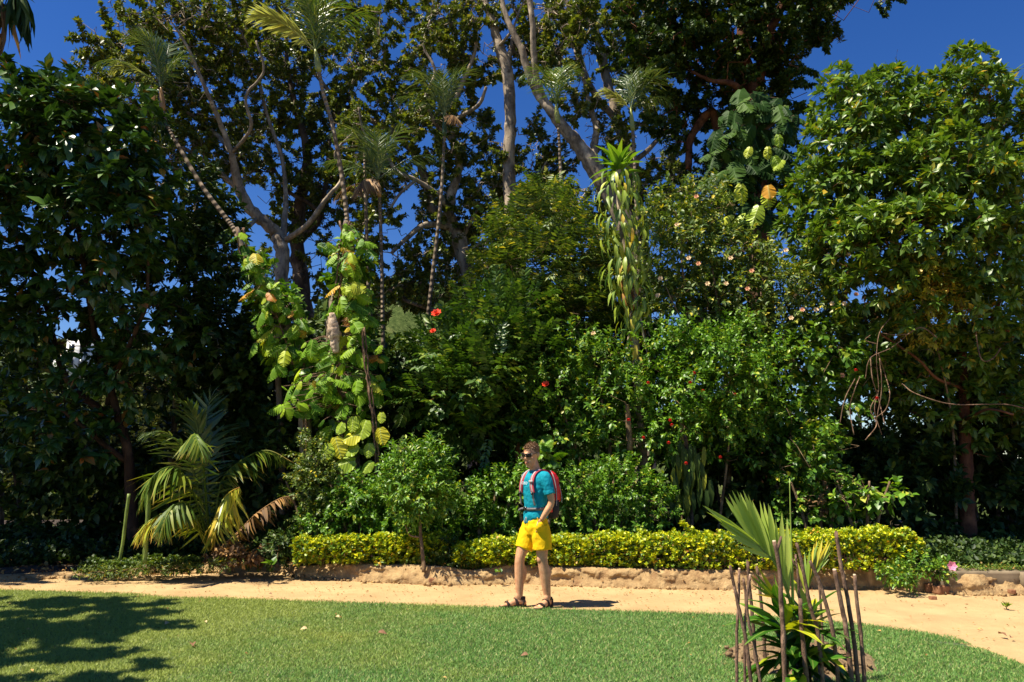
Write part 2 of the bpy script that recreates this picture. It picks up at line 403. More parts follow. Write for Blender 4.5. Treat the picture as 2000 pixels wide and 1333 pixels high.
m_soil, t, b, o = newmat('bare_soil'); p = geo_pos(t)
n = noise_n(t, 9, 8, .7, p); c = ramp(t, [(.3, (.12, .07, .035)), (.55, (.26, .16, .08)), (.75, (.36, .24, .13))], n)
t.links.new(c, b.inputs[0]); b.inputs['Roughness'].default_value = .95; b.inputs['Specular IOR Level'].default_value = .1; bump(t, b, n, .8, .04)
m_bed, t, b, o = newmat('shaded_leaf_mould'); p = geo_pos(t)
n = noise_n(t, 14, 8, .75, p); c = ramp(t, [(.3, (.02, .013, .008)), (.55, (.06, .036, .018)), (.75, (.11, .07, .035))], n)  # shade under the plants is put into this dark soil tone
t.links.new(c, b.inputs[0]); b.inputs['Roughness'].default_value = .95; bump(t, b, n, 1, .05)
m_sand, t, b, o = newmat('beaten_sand'); p = geo_pos(t)
n = noise_n(t, 1.1, 5, .6, p); n2 = noise_n(t, 35, 6, .7, p)
mp = t.nodes.new('ShaderNodeMapping'); mp.inputs['Scale'].default_value = (.5, 3.2, 1); t.links.new(p, mp.inputs[0]); n3 = noise_n(t, 1.6, 5, .6, mp.outputs[0])
c = ramp(t, [(.3, (.37, .24, .115)), (.6, (.49, .335, .165)), (.8, (.56, .40, .205))], n)
c = mixc(t, mathn(t, 'MULTIPLY', mathn(t, 'SUBTRACT', n3, .55, True), 2.2, True), c, (.40, .28, .12))
c = mixc(t, mathn(t, 'MULTIPLY', mathn(t, 'SUBTRACT', n2, .60, True), 4, True), c, (.36, .25, .12))
t.links.new(c, b.inputs[0]); b.inputs['Roughness'].default_value = .95; b.inputs['Specular IOR Level'].default_value = .1
nf = noise_n(t, 4.2, 3, .5, p); c2 = mixc(t, mathn(t, 'MULTIPLY', mathn(t, 'SUBTRACT', nf, .58, True), 3.5, True), c, (.33, .22, .10)); t.links.new(c2, b.inputs[0])
bump(t, b, mathn(t, 'ADD', n2, mathn(t, 'MULTIPLY', n3, 2)), .7, .02)
m_bank, t, b, o = newmat('crumbling_clay'); p = geo_pos(t)
n = noise_n(t, 7, 8, .72, p); n2 = noise_n(t, 3, 4, .6, p)
c = ramp(t, [(.30, (.18, .10, .045)), (.42, (.34, .215, .10)), (.58, (.44, .30, .145)), (.75, (.50, .36, .185))], n)
c = mixc(t, mathn(t, 'MULTIPLY', mathn(t, 'SUBTRACT', n2, .56, True), 6, True), c, (.24, .135, .065))
t.links.new(c, b.inputs[0]); b.inputs['Roughness'].default_value = .95; b.inputs['Specular IOR Level'].default_value = .1; bump(t, b, n, .9, .05)
m_turf, t, b, o = newmat('turf_soil'); n = noise_n(t, 20, 5, .6, geo_pos(t))
c = ramp(t, [(.3, (.035, .055, .018)), (.7, (.09, .12, .045))], n); t.links.new(c, b.inputs[0]); b.inputs['Roughness'].default_value = .95

grid('ground', np.linspace(-60, 60, 5), np.linspace(-30, 12, 5), lambda X, Y: 0 * X - .03, m_soil)
xs = np.linspace(-10, 9, 191); T = np.linspace(0, 1, 26)
mb = MB(); y0 = lawn_y(xs) - .15; y1 = bank_y(xs) + .15
X = np.tile(xs, (26, 1)); Y = y0 + (y1 - y0) * T[:, None]
Z = vnoise(X, Y, 1.3) * .012 + vnoise(X, Y, 5, 3) * .005
for (mu, mv, r, h) in ((1920, 1180, .38, .07), (1975, 1160, .35, .05), (1500, 1156, .5, .02)):
    g = G(mu, mv); Z += h * np.exp(-(((X - g[0]) / r) ** 2 + ((Y - g[1]) / (r * .5)) ** 2) * 2)
i = (np.arange(25)[:, None] * 191 + np.arange(190)[None]).ravel()
mb.add(np.stack([X, Y, Z - .004], -1), np.stack([i, i + 1, i + 192, i + 191], -1), np.zeros((X.size, 3)))
mb.build('path', m_sand, smooth=True, kind='structure')
mb = MB(); ys = np.linspace(0, 1, 30); yb = -6.0; X = np.tile(np.linspace(-12, 10, 200), (30, 1)); Y = yb + (lawn_y(X) - yb) * ys[:, None]; Z = 0 * X + .008 + .01 * vnoise(X, Y, .6)
d = np.hypot(X - PIT[0], Y - PIT[1])
i = (np.arange(29)[:, None] * 200 + np.arange(199)[None]).ravel()
mb.add(np.stack([X, Y, Z], -1), np.stack([i, i + 1, i + 201, i + 200], -1), np.zeros((X.size, 3))); mb.build('lawn', m_turf, smooth=True, kind='structure')
# dug soil round the young palm
a = np.linspace(0, 2 * PI, 61)[:-1]; V = []; 
for k, r in enumerate(np.linspace(0, 1, 14)):
    rr = PIT_R * r * (1 + .06 * np.sin(a * 3 + 1) + .05 * np.sin(a * 7)); zz = .018 + (.02 + .035 * rng.random(60)) * (r < .97) * np.sqrt(1 - r * r + 1e-6) - .02 * (k == 13)
    V.append(np.stack([PIT[0] + rr * np.cos(a), PIT[1] + rr * np.sin(a), zz], -1))
V = np.array(V); Fq = [[k * 60 + j, k * 60 + (j + 1) % 60, (k + 1) * 60 + (j + 1) % 60, (k + 1) * 60 + j] for k in range(13) for j in range(60)]
m_dug, t, b, o = newmat('dug_soil'); p = geo_pos(t); n = noise_n(t, 22, 8, .75, p)
c = ramp(t, [(.3, (.11, .065, .03)), (.5, (.32, .205, .10)), (.75, (.46, .32, .16))], n); t.links.new(c, b.inputs[0]); b.inputs['Roughness'].default_value = .95; bump(t, b, n, 1, .05)
mb = MB(); mb.add(V, np.array(Fq), np.zeros((840, 3))); mb.build('soil_patch', m_dug, smooth=True, kind='structure')
mb = MB()
for k in range(150):
    a_ = rng.random() * 6.28; r_ = PIT_R * math.sqrt(rng.random()) * .98; s_ = .012 + .03 * rng.random() ** 2; V_, F_ = rock((PIT[0] + r_ * math.cos(a_), PIT[1] + r_ * math.sin(a_), .045), (s_, s_, s_ * .8), a_, .3, k) if k < 0 else (None, None)
    d_ = nrmz(rng.normal(size=(8, 3))); q_ = np.array([[x, y, z] for x in (-1, 1) for y in (-1, 1) for z in (-1, 1)]) * s_ * .6 + d_ * s_ * .35 + [PIT[0] + r_ * math.cos(a_), PIT[1] + r_ * math.sin(a_), .05]
    mb.add(q_, np.array([[0, 1, 3, 2], [4, 6, 7, 5], [0, 4, 5, 1], [2, 3, 7, 6], [0, 2, 6, 4], [1, 5, 7, 3]]))
mb.build('soil_clods', m_dug, kind='stuff')
# earth bank and planting bed
NX = 1300; xs = np.linspace(-12, 10, NX); NR = 15; V = []
def fb(x, y, s, sd): return noise.fractal(Vector((x * s, y * s + sd, sd)), 1.0, 2.1, 4)
for k in range(NR):
    q = k / (NR - 1); dy = -.03 + .19 * q; hz = np.clip((q - .08) / .72, 0, 1) ** .8
    yy = bank_y(xs) + dy; zz = bank_h(xs) * hz; edge = math.sin(min(1, q * 1.05) * PI) ** .6 if 0 < k < NR - 1 else 0
    if edge > 0:
        f1 = np.array([fb(x, q, 2.2, 1.0) for x in xs]); f2 = np.array([fb(x, q * .35, 7.5, 5.0) for x in xs]); f3 = np.array([abs(fb(x, q * .4, 13.0, 8.0)) for x in xs])
        yy = yy + edge * (.07 * f1 + .032 * f2 - .026 * f3); zz = zz + edge * (.022 * f1 + .022 * f2) * bank_h(xs) / .23 - .035 * edge * (q < .3) * f3
    V.append(np.stack([xs, yy, zz - (.05 if k == 0 else 0)], -1))
V.append(np.stack([xs, bank_y(xs) + .30, bank_h(xs)], -1)); NR += 1
mb = MB(); i = (np.arange(NR - 1)[:, None] * NX + np.arange(NX - 1)[None]).ravel(); mb.add(np.array(V), np.stack([i, i + 1, i + NX + 1, i + NX], -1), np.zeros((NX * NR, 3)))
mb.build('earth_bank', m_bank, kind='structure', smooth=True)
# crumbled lumps at its foot
mb = MB()
for k in range(420):
    x = rng.uniform(-8, 8); s_ = .008 + .028 * rng.random() ** 2.5; c_ = np.array([x, bank_y(x) - .02 - .10 * rng.random() ** 2, .012]); q_ = np.array([[x_, y_, z_] for x_ in (-1, 1) for y_ in (-1, 1) for z_ in (-1, 1)]) * s_ * .6 + rng.normal(size=(8, 3)) * s_ * .22 + c_
    mb.add(q_, np.array([[0, 1, 3, 2], [4, 6, 7, 5], [0, 4, 5, 1], [2, 3, 7, 6], [0, 2, 6, 4], [1, 5, 7, 3]]))
mb.build('soil_crumbs', m_bank, kind='stuff')
xs = np.linspace(-12, 10, 90); V = []
dys = [.27, .6, 1.2, 2.5, 5, 9, 13, 18, 30, 60]; dz = [-.006, .02, .03, .05, .05, 0, -.6, -2.5, -7, -12]
for dy, z in zip(dys, dz):
    s = 1 + max(0, dy - 2) * .25; yy = bank_y(xs) + dy; zz = bank_h(xs) + z + (.03 * rng.random(90) if 0 < dys.index(dy) < 6 else 0); V.append(np.stack([xs * s, yy, zz], -1))
mb = MB(); i = (np.arange(9)[:, None] * 90 + np.arange(89)[None]).ravel(); mb.add(np.array(V), np.stack([i, i + 1, i + 91, i + 90], -1), np.zeros((900, 3))); mb.build('planting_bed', m_bed, kind='structure', smooth=True)

# hills beyond the garden
m_hill, t, b, o = newmat('wooded_hillside'); p = geo_pos(t); n = noise_n(t, .9, 8, .75, p); n2 = noise_n(t, .12, 4, .6, p)
c = ramp(t, [(.3, (.02, .035, .012)), (.5, (.07, .10, .03)), (.7, (.15, .18, .06))], n)
c = mixc(t, mathn(t, 'MULTIPLY', mathn(t, 'SUBTRACT', n2, .52, True), 5, True), c, (.19, .20, .07))
t.links.new(c, b.inputs[0]); b.inputs['Roughness'].default_value = 1; b.inputs['Specular IOR Level'].default_value = 0; bump(t, b, n, 1, 1.0)
def hillz(X, Y):
    z = -12 + 0 * X
    us = [-900, -300, 0, 100, 200, 300, 420, 560, 640, 700]; rx = [P(u, 700, 95)[0] for u in us]; rz = [P(u, v, 95)[2] for u, v in zip(us, [600, 630, 668, 676, 690, 708, 740, 800, 880, 960])]
    R = np.interp(X * 95 / np.maximum(Y, 1), rx, rz) - 1.2; k = np.clip((Y - 48) / 47, 0, 1); k = k * k * (3 - 2 * k); z = np.maximum(z, (-9 + (R + 9) * k) * (Y <= 95) + (R - (Y - 95) * .5) * (Y > 95))
    B = P(800, 618, 210); z = np.maximum(z, B[2] - ((X - B[0]) / 17) ** 2 * 3.2 - ((Y - 210) / 40) ** 2 * 6)
    z = np.maximum(z, P(1850, 905, 160)[2] + 6 * np.sin(X / 23.0) - ((Y - 170) / 30) ** 2 * 4)
    return z
def hz2(X, Y): return hillz(X, Y) + vnoise(X, Y, .12, 2) * 2.0 + vnoise(X, Y, .5, 5) * .7
grid('hill', np.linspace(-220, 220, 200), np.linspace(45, 300, 110), hz2, m_hill)
m_far = leaf_mat('far_scrub_leaves', [(.03, .048, .016), (.06, .075, .026), (.10, .10, .036)], rough=.7, trans=.15, spec=.1)
def scrub(name, n, us, vs, Y0, Y1, rr, ll, kk=26):
    mb = MB(); us = rng.uniform(*us, n); ys = rng.uniform(Y0, Y1, n); C = []
    X = np.array([P(u, 700, y)[0] for u, y in zip(us, ys)]); Zs = hz2(X, ys)
    base = np.stack([X, ys, Zs], -1); d = nrmz(rng.normal(size=(n, kk, 3))); d[..., 2] = np.abs(d[..., 2])
    r = rr * (.5 + rng.random(n)); pos = base[:, None] + d * r[:, None, None]
    leaves(mb, T_simple(.4), pos.reshape(-1, 3), (d + rng.normal(size=d.shape) * .6).reshape(-1, 3), (d + rng.normal(size=d.shape) * .4 + 1e-3).reshape(-1, 3), ll, 1.0, np.repeat(rng.random(n), kk) * .7 + .3 * rng.random(n * kk))
    return mb.build(name, m_far, kind='stuff')
scrub('hillside_scrub', 2600, (-400, 620), None, 56, 108, 1.0, .7, 40)
m_far = leaf_mat('far_wood_leaves', [(.025, .05, .022), (.05, .085, .035), (.08, .11, .045)], rough=.8, trans=.1, spec=.05)
scrub('woodland', 520, (650, 950), None, 184, 216, 4.6, 1.3, 150)
scrub('woodland', 700, (1300, 2300), None, 140, 190, 2.6, 2.0, 26)

# white house high on the hill
m_white = plain('limewash', (.80, .79, .75), .8, var=.05); m_tile = plain('roof_tiles', (.42, .22, .12), .8)
m_glass = plain('dark_glass', (.03, .035, .04), .2)
hp = P(158, 690, 80); t = thing('house', 'white house seen through branches high on the left hillside', 'house', hp)
def box(mb, c, s, rz=0):
    c = np.array(c); s = np.array(s) / 2; V = np.array([[x, y, z] for x in (-1, 1) for y in (-1, 1) for z in (-1, 1)]) * s
    ca, sa = math.cos(rz), math.sin(rz); V = V @ np.array([[ca, sa, 0], [-sa, ca, 0], [0, 0, 1]]) + c
    mb.add(V, np.array([[0, 1, 3, 2], [4, 6, 7, 5], [0, 4, 5, 1], [2, 3, 7, 6], [0, 2, 6, 4], [1, 5, 7, 3]]))
mb = MB(); box(mb, hp + [0, 0, -.6], (2.1, 3, 4.6), .3); box(mb, hp + [-1.7, .3, -1.6], (2.0, 3, 2.4), .3); mb.build('wall', m_white, t)
for q_, s_ in (([0, 0, 1.76], (2.4, 3.3, .12)), ([-1.75, .3, -.34], (2.2, 3.3, .12))):
    mb = MB(); box(mb, hp + q_, s_, .3); mb.build('roof', m_tile, t)
for wx, wz in ((-.5, .3), (.45, .3), (-.5, -1.3), (.45, -1.3)):
    mb = MB(); box(mb, hp + [wx + .45, -1.51 + (wx) * .3, wz], (.5, .06, .8), .3); mb.build('window', m_glass, t)

# ================================================================== lawn grass
m_grass, tt, b, o = newmat('grass_blades'); p = geo_pos(tt)
at = tt.nodes.new('ShaderNodeAttribute'); at.attribute_name = 'lc'; sp = tt.nodes.new('ShaderNodeSeparateXYZ'); tt.links.new(at.outputs['Vector'], sp.inputs[0])
c = ramp(tt, [(0, (.07, .19, .035)), (.5, (.135, .29, .050)), (.80, (.23, .37, .075)), (.93, (.40, .42, .14)), (1, (.55, .48, .22))], sp.outputs[2])
n = noise_n(tt, .75, 4, .6, p); px = tt.nodes.new('ShaderNodeSeparateXYZ'); tt.links.new(p, px.inputs[0])
side = mathn(tt, 'MULTIPLY', mathn(tt, 'ADD', px.outputs[0], .6), -.10)
f = mathn(tt, 'MULTIPLY', mathn(tt, 'SUBTRACT', mathn(tt, 'ADD', n, side), .47, True), 3.6, True)
c = mixc(tt, mathn(tt, 'MULTIPLY', f, .75), c, (.36, .40, .07))
n2 = noise_n(tt, 6, 3, .6, p); c = mixc(tt, mathn(tt, 'MULTIPLY', mathn(tt, 'SUBTRACT', n2, .6, True), 2.5, True), c, (.10, .18, .06))
tt.links.new(c, b.inputs[0]); b.inputs['Roughness'].default_value = .55; b.inputs['Specular IOR Level'].default_value = .35
tr = tt.nodes.new('ShaderNodeBsdfTranslucent'); mx = tt.nodes.new('ShaderNodeMixShader'); mx.inputs[0].default_value = .25; tt.links.new(c, tr.inputs[0])
tt.links.new(b.outputs[0], mx.inputs[1]); tt.links.new(tr.outputs[0], mx.inputs[2]); tt.links.new(mx.outputs[0], o.inputs[0])
def grass(N):
    u = rng.random(N); Y = 4.3 + 6.6 * u ** .85; X = rng.uniform(-1.05, 1.05, N) * (Y * .72)
    ly = lawn_y(X); d = np.hypot(X - PIT[0], Y - PIT[1]); 
    edge = ly - Y + .05 * rng.normal(size=N)
    worn = np.array([G(1900, 1272)[:2]])
    keep = (edge > 0) & (d > PIT_R * (1.0 + .10 * rng.normal(size=N)))
    bx, by = G(1925, 1268)[:2]; al = -.62; ddx = X - bx; ddy = Y - by; q = (ddx * math.cos(al) + ddy * math.sin(al)) / .5, (-ddx * math.sin(al) + ddy * math.cos(al)) / .07
    keep &= (q[0] ** 2 + q[1] ** 2 > 1) | (rng.random(N) < .15)
    X, Y, edge = X[keep], Y[keep], edge[keep]; N = len(X)
    h = (.010 + .018 * rng.random(N)) * np.where(edge < .12, 1.25, 1); wd = .0022 + .0016 * rng.random(N) + .0004 * Y / 5
    a = rng.random(N) * 6.28; ln = .010 + .018 * rng.random(N); z0 = .01
    base = np.stack([X, Y, np.full(N, z0)], -1); s = np.stack([np.cos(a), np.sin(a), 0 * a], -1); l2 = rng.random(N) * 6.28
    tip = base + np.stack([np.cos(l2) * ln, np.sin(l2) * ln, h], -1)
    V = np.stack([base - s * wd[:, None], base + s * wd[:, None], tip], 1)
    A = np.zeros((N, 3, 3)); A[:, 2, 1] = 1; A[..., 2] = rng.random(N)[:, None] 
    mb = MB(); mb.add(V.reshape(-1, 3), np.arange(3 * N).reshape(-1, 3), A.reshape(-1, 3)); return mb
grass(760000).build('grass', m_grass, kind='stuff')
# small leaves and grit scattered on path
m_litter = leaf_mat('dry_litter', [(.10, .05, .025), (.22, .12, .05), (.38, .26, .12)], rough=.8, trans=0, spec=.1)
def litter(name, N, xf, yf, zf, size, tilt=.25):
    X = xf(N); Y = yf(X); Z = zf(X, Y); a = rng.random(N) * 6.28
    d = np.stack([np.cos(a), np.sin(a), tilt * rng.normal(size=N)], -1); nr = np.stack([tilt * rng.normal(size=N), tilt * rng.normal(size=N), np.ones(N)], -1)
    mb = MB(); leaves(mb, T_simple(.3, .3, .2), np.stack([X, Y, Z], -1), d, nr, size * (.5 + rng.random(N)), 1); return mb.build(name, m_litter, kind='stuff')
litter('path_litter', 1500, lambda n: rng.uniform(-8, 7.5, n), lambda x: bank_y(x) - .05 - (bank_y(x) - lawn_y(x)) * rng.random(len(x)) ** 1.7, lambda x, y: .012 + 0 * x, .026)
litter('bank_litter', 1100, lambda n: rng.uniform(-8, 8, n), lambda x: bank_y(x) + .02 + .3 * rng.random(len(x)), lambda x, y: bank_h(x) * np.clip((y - bank_y(x)) / .14, 0, 1) + .03, .03, .6)
litter('bed_litter', 2200, lambda n: rng.uniform(-8, 5.6, n), lambda x: bank_y(x) + .3 + 3 * rng.random(len(x)) ** 1.3, lambda x, y: bank_h(x) + .05, .08, .5)
# fallen leaves one can pick out on the lawn
mt = T_oval(.32, .5, .35); m_fl = plain('curled_brown_leaf', (.20, .10, .05), .7, var=.4, scale=60); m_fl2 = plain('pale_dry_leaf', (.50, .36, .18), .7, var=.2, scale=60)
for (u, v, L, m, lab) in ((375, 1257, .085, m_fl, 'dark curled brown leaf lying alone on the left lawn'), (322, 1220, .08, m_fl2, 'pale tan dry leaf on the left lawn above the dark curled one'), (400, 1214, .05, m_fl2, 'tiny pale dry leaf on the lawn right of the tan one'),
                       (738, 1236, .085, m_fl, 'brown leaf lying on the lawn between the small tree and the walker'), (663, 1206, .07, m_fl2, 'straw coloured leaf on the lawn near the path edge'),
                       (600, 1228, .065, m_fl2, 'thin buff leaf flat on the lawn left of centre'), (1032, 1279, .065, m_fl, 'small brown leaf on the lawn in front of the walker'), (525, 1160, .05, m_fl, 'dark fallen leaf on the sandy path near the lawn edge'),
                       (565, 1125, .10, m_fl2, 'yellowish fallen leaf at the back of the path by the low bank'), (1950, 1238, .09, m_fl, 'brown leaf on the sand path at far right'), (1973, 1246, .06, m_fl, 'smallest dark leaf on the sand at far right')):
    g = G(u, v, .035); a = rng.random() * 6.28; mb = MB()
    leaves(mb, mt, [g], [[math.cos(a), math.sin(a) * .5, .15]], [[.3, -.5, 1]], L); tag(mb.build('fallen_leaf', m, smooth=True), lab, 'leaf', 'fallen leaves on the ground')

# ================================================================== rocks and bricks along the right of the bank
m_rock = plain('weathered_stone', (.20, .155, .10), .9, .1, .3, 5, .8); m_brick = plain('old_red_brick', (.26, .125, .065), .9, .1, .4, 14, .6); m_pale = plain('tan_boulder', (.33, .225, .115), .9, .1, .35, 9, .8)
def rock(c, s, rz=0, rough=.12, seed=0, rnd=.2):
    bm = bmesh.new(); bmesh.ops.create_cube(bm, size=2); bmesh.ops.subdivide_edges(bm, edges=bm.edges, cuts=5, use_grid_fill=True)
    for v in bm.verts:
        p = v.co.copy(); q = p.normalized() * p.length ** .35 * 1.1; p = p.lerp(q, rnd); nn = noise.noise(p * 1.6 + Vector((seed * 7.1, 0, 3))) * rough + noise.noise(p * 5 + Vector((seed, 2, 0))) * rough * .45
        p += p.normalized() * nn * 1.1; v.co = Vector((p.x * s[0] / 2, p.y * s[1] / 2, p.z * s[2] / 2))
    bmesh.ops.rotate(bm, cent=(0, 0, 0), matrix=Matrix.Rotation(rz, 3, 'Z'), verts=bm.verts); bmesh.ops.translate(bm, vec=Vector(c), verts=bm.verts)
    V = np.array([v.co[:] for v in bm.verts]); Fq = np.array([[v.index for v in f.verts] for f in bm.faces]); bm.free(); return V, Fq
def addrock(name, u, v, s, z, m, lab, cat, rz=0, rough=.12, group=None, dy=0.1):
    g = G(u, v, 0); V, Fq = rock((0, 0, 0), s, rz, rough, seed=u * .01); mb = MB(); mb.add(V, Fq); me = mb.mesh(name, m, True)
    o = bpy.data.objects.new(name, me); COL.objects.link(o); o.location = (g[0], g[1] + dy, z); tag(o, lab, cat, group)
addrock('kerb_stone', 1925, 1160, (1.1, .34, .20), .17, m_rock, 'long flat grey brown kerb stone at the right edge of the bed', 'stone', -.03, .06, dy=.16)
addrock('kerb_stone', 2072, 1162, (.9, .34, .20), .165, m_rock, 'second kerb stone continuing out of frame on the right', 'stone', .02, .06, dy=.16)
addrock('boulder', 1712, 1150, (.24, .24, .26), .12, m_pale, 'rounded tan stone set in the bank under the hedge end', 'stone', .2)
addrock('boulder', 1742, 1150, (.19, .24, .25), .12, m_pale, 'narrower tan stone right beside the rounded one in the bank', 'stone', .5)
addrock('boulder', 1808, 1156, (.34, .26, .25), .12, m_pale, 'broad tan stone between the weeds and the kerb stone', 'stone', .1)
addrock('brick', 1838, 1160, (.19, .11, .10), .05, m_brick, 'broken reddish brown brick lying against the bank stones', 'brick', .35, .05, dy=0)
addrock('brick', 1818, 1158, (.10, .09, .12), .05, m_brick, 'upright reddish brick stub left of the fallen brick', 'brick', .9, .06, dy=.02)
addrock('stone', 1822, 1172, (.075, .06, .045), .02, m_brick, 'small red brown stone alone on the sandy path', 'stone', 0, dy=0)
addrock('stone', 1977, 1164, (.075, .06, .05), .05, m_brick, 'reddish stone on the sand under the kerb stone', 'stone', 0, dy=0)
addrock('stone', 845, 1141, (.10, .08, .08), .04, m_brick, 'brown clod of earth at the gap between the hedges', 'stone', 0, dy=0)
addrock('stone', 820, 1138, (.13, .09, .07), .04, m_pale, 'pale clod fallen at the foot of the bank', 'stone', 0.4, dy=0)

# low ground cover behind the hedges, deep shade put into its dark leaf colour
N = 12500; x = rng.uniform(-12, 10, N); clear = np.where((x > -4.6) & (x < -3.0), .55, np.where((x < -3.0), .75, np.where(x > 5.3, .5, .95))); y = bank_y(x) + clear + 5.0 * rng.random(N) ** 1.5
x = x * (1 + .07 * (y - bank_y(x))); C = np.stack([x, y, bank_h(x) + .02 + (.04 + .22 * rng.random(N)) * np.where(x > 5.3, .4, 1) * np.clip((y - bank_y(x) - clear) / np.where(x > 5.3, 1.6, .5) + np.where(x > 5.3, .05, .25), 0, 1)], -1); D = nrmz(rng.normal(size=(N, 3)) * .6 + [0, -.2, 1])
q, d, n_, _ = sprays(C, D, 8, .12, 1.1, .1); mb = MB(); leaves(mb, T_simple(.36, .3, .15), q, d, n_, .075 * (.6 + .8 * rng.random(len(q))), 1)
mb.build('ground_cover', leaf_mat('ground_cover_leaves', [(0, (.012, .03, .008)), (.6, (.028, .062, .014)), (1, (.07, .11, .022))], rough=.5, trans=.15, spec=.3), kind='stuff')

N = 2600; x = rng.uniform(-3.2, 9, N); x = x[np.array([noise.noise(Vector((a * 1.7, 3, 1))) for a in x]) + .35 * rng.random(N) > .02]; N = len(x)
C = np.stack([x, bank_y(x) + .12 + .34 * rng.random(N), bank_h(x) + .012 + .03 * rng.random(N)], -1); q, d, n_, _ = sprays(C, np.tile([0, -.3, 1.], (N, 1)), 5, .05, 1.2, .1); mb = MB(); leaves(mb, T_simple(.36, .3, .15), q, d, n_, .032 * (.6 + .8 * rng.random(len(q))), 1)
mb.build('edge_weeds', leaf_mat('edge_weed_leaves', [(0, (.03, .07, .01)), (.6, (.08, .14, .02)), (.9, (.16, .20, .03)), (1, (.20, .12, .04))], rough=.5, trans=.2, spec=.3), kind='stuff')

litter('lawn_litter', 150, lambda n: rng.uniform(-6, 6, n), lambda x: lawn_y(x) - .1 - 4.0 * rng.random(len(x)), lambda x, y: .03 + 0 * x, .03, .4)
# ================================================================== plants
GZ = .24
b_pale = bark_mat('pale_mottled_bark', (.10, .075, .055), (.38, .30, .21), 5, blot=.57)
b_limb = bark_mat('sunlit_twig_bark', (.16, .12, .085), (.46, .37, .27), 6, blot=.6)
b_shade = bark_mat('shaded_stem_bark', (.022, .014, .01), (.07, .038, .022), 7)  # reddish brown bark darkened, shade under the crown put into the colour
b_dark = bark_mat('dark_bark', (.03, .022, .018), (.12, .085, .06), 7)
b_red = bark_mat('reddish_bark', (.06, .022, .012), (.16, .065, .03), 7)
b_twig = bark_mat('twig_bark', (.09, .055, .03), (.26, .18, .10), 12)
b_palm = bark_mat('ringed_palm_bark', (.10, .07, .045), (.25, .19, .13), 9, ring=46)
m_canopy = leaf_mat('canopy_leaves', [(0, (.035, .06, .012)), (.5, (.085, .13, .022)), (.85, (.16, .20, .035)), (1, (.28, .26, .06))], rough=.42, trans=.3)
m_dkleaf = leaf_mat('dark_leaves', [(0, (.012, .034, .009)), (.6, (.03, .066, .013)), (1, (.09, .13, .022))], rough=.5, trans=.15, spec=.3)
m_feather = leaf_mat('feathery_leaves', [(0, (.022, .06, .012)), (.5, (.045, .11, .018)), (.85, (.09, .17, .028)), (1, (.20, .26, .05))], rough=.42, trans=.25)
m_mid = leaf_mat('mid_green_leaves', [(0, (.035, .095, .012)), (.5, (.07, .175, .018)), (.85, (.14, .26, .025)), (.97, (.22, .30, .04)), (1, (.45, .40, .05))], rough=.42, trans=.28)
m_bright = leaf_mat('bright_green_leaves', [(0, (.035, .10, .012)), (.5, (.08, .20, .018)), (.9, (.16, .31, .03)), (1, (.34, .38, .05))], rough=.42, trans=.32)
m_whorl = leaf_mat('glossy_whorled_leaves', [(0, (.035, .085, .012)), (.5, (.07, .155, .018)), (.9, (.14, .24, .025)), (.97, (.30, .30, .03)), (1, (.5, .33, .04))], rough=.42, trans=.28, rib=(.20, .27, .06))
m_olive = leaf_mat('olive_fine_leaves', [(0, (.035, .075, .015)), (.5, (.075, .135, .025)), (.85, (.14, .20, .04)), (.96, (.30, .32, .05)), (1, (.6, .5, .05))], rough=.5, trans=.28)
m_ylw = leaf_mat('yellowing_leaves', [(0, (.13, .17, .02)), (.5, (.28, .28, .03)), (.85, (.45, .38, .035)), (1, (.55, .28, .04))], rough=.5, trans=.3)
m_rubber = leaf_mat('leathery_dark_leaves', [(0, (.015, .045, .012)), (.6, (.03, .085, .018)), (.95, (.07, .15, .025)), (1, (.30, .10, .03))], rough=.36, trans=.12, rib=(.09, .15, .04), ribw=.1)
m_rubber_o = leaf_mat('leathery_dark_leaves_near', [(0, (.015, .045, .012)), (.6, (.03, .085, .018)), (.95, (.07, .15, .025)), (1, (.30, .10, .03))], rough=.36, trans=.12, rib=(.09, .15, .04), ribw=.1, obj=True)
m_whorl_o = leaf_mat('glossy_whorled_leaves_near', [(0, (.035, .085, .012)), (.5, (.07, .155, .018)), (.9, (.14, .24, .025)), (.97, (.30, .30, .03)), (1, (.5, .33, .04))], rough=.42, trans=.28, rib=(.20, .27, .06), obj=True)
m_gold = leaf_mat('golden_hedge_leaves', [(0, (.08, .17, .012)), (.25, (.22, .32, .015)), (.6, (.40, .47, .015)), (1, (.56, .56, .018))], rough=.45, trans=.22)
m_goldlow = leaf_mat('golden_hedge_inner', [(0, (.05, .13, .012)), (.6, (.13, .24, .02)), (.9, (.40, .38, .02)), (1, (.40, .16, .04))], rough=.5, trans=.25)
m_palm = leaf_mat('palm_leaflets', [(0, (.045, .10, .02)), (.6, (.09, .16, .03)), (1, (.20, .24, .05))], rough=.36, trans=.3, spec=.6)
m_palmdk = leaf_mat('grey_green_palm_leaflets', [(0, (.03, .065, .025)), (.6, (.06, .11, .04)), (1, (.16, .20, .08))], rough=.36, trans=.25, spec=.6)  # darker palm tone, also stands in for shade on some fronds
m_dead = leaf_mat('dead_frond_leaflets', [(0, (.06, .035, .02)), (.6, (.16, .09, .04)), (1, (.34, .20, .08))], rough=.7, trans=.15)
m_paleleaf = leaf_mat('pale_palm_leaflets', [(0, (.22, .27, .16)), (.6, (.34, .38, .24)), (1, (.5, .5, .3))], rough=.4, trans=.35)  # paler tone than the other palm leaflets

TS = T_simple(.26, .35, .15); TSw = T_simple(.36, .3, .15); TO = T_oval(.25, .35, .2); TOn = T_oval(.17, .4, .2); TOw = T_oval(.34, .3, .2); TN = T_simple(.16, .4, .1)
def gb(u, v_unused, Y, z=GZ): q = P(u, 900, Y); return np.array([q[0], Y, z])

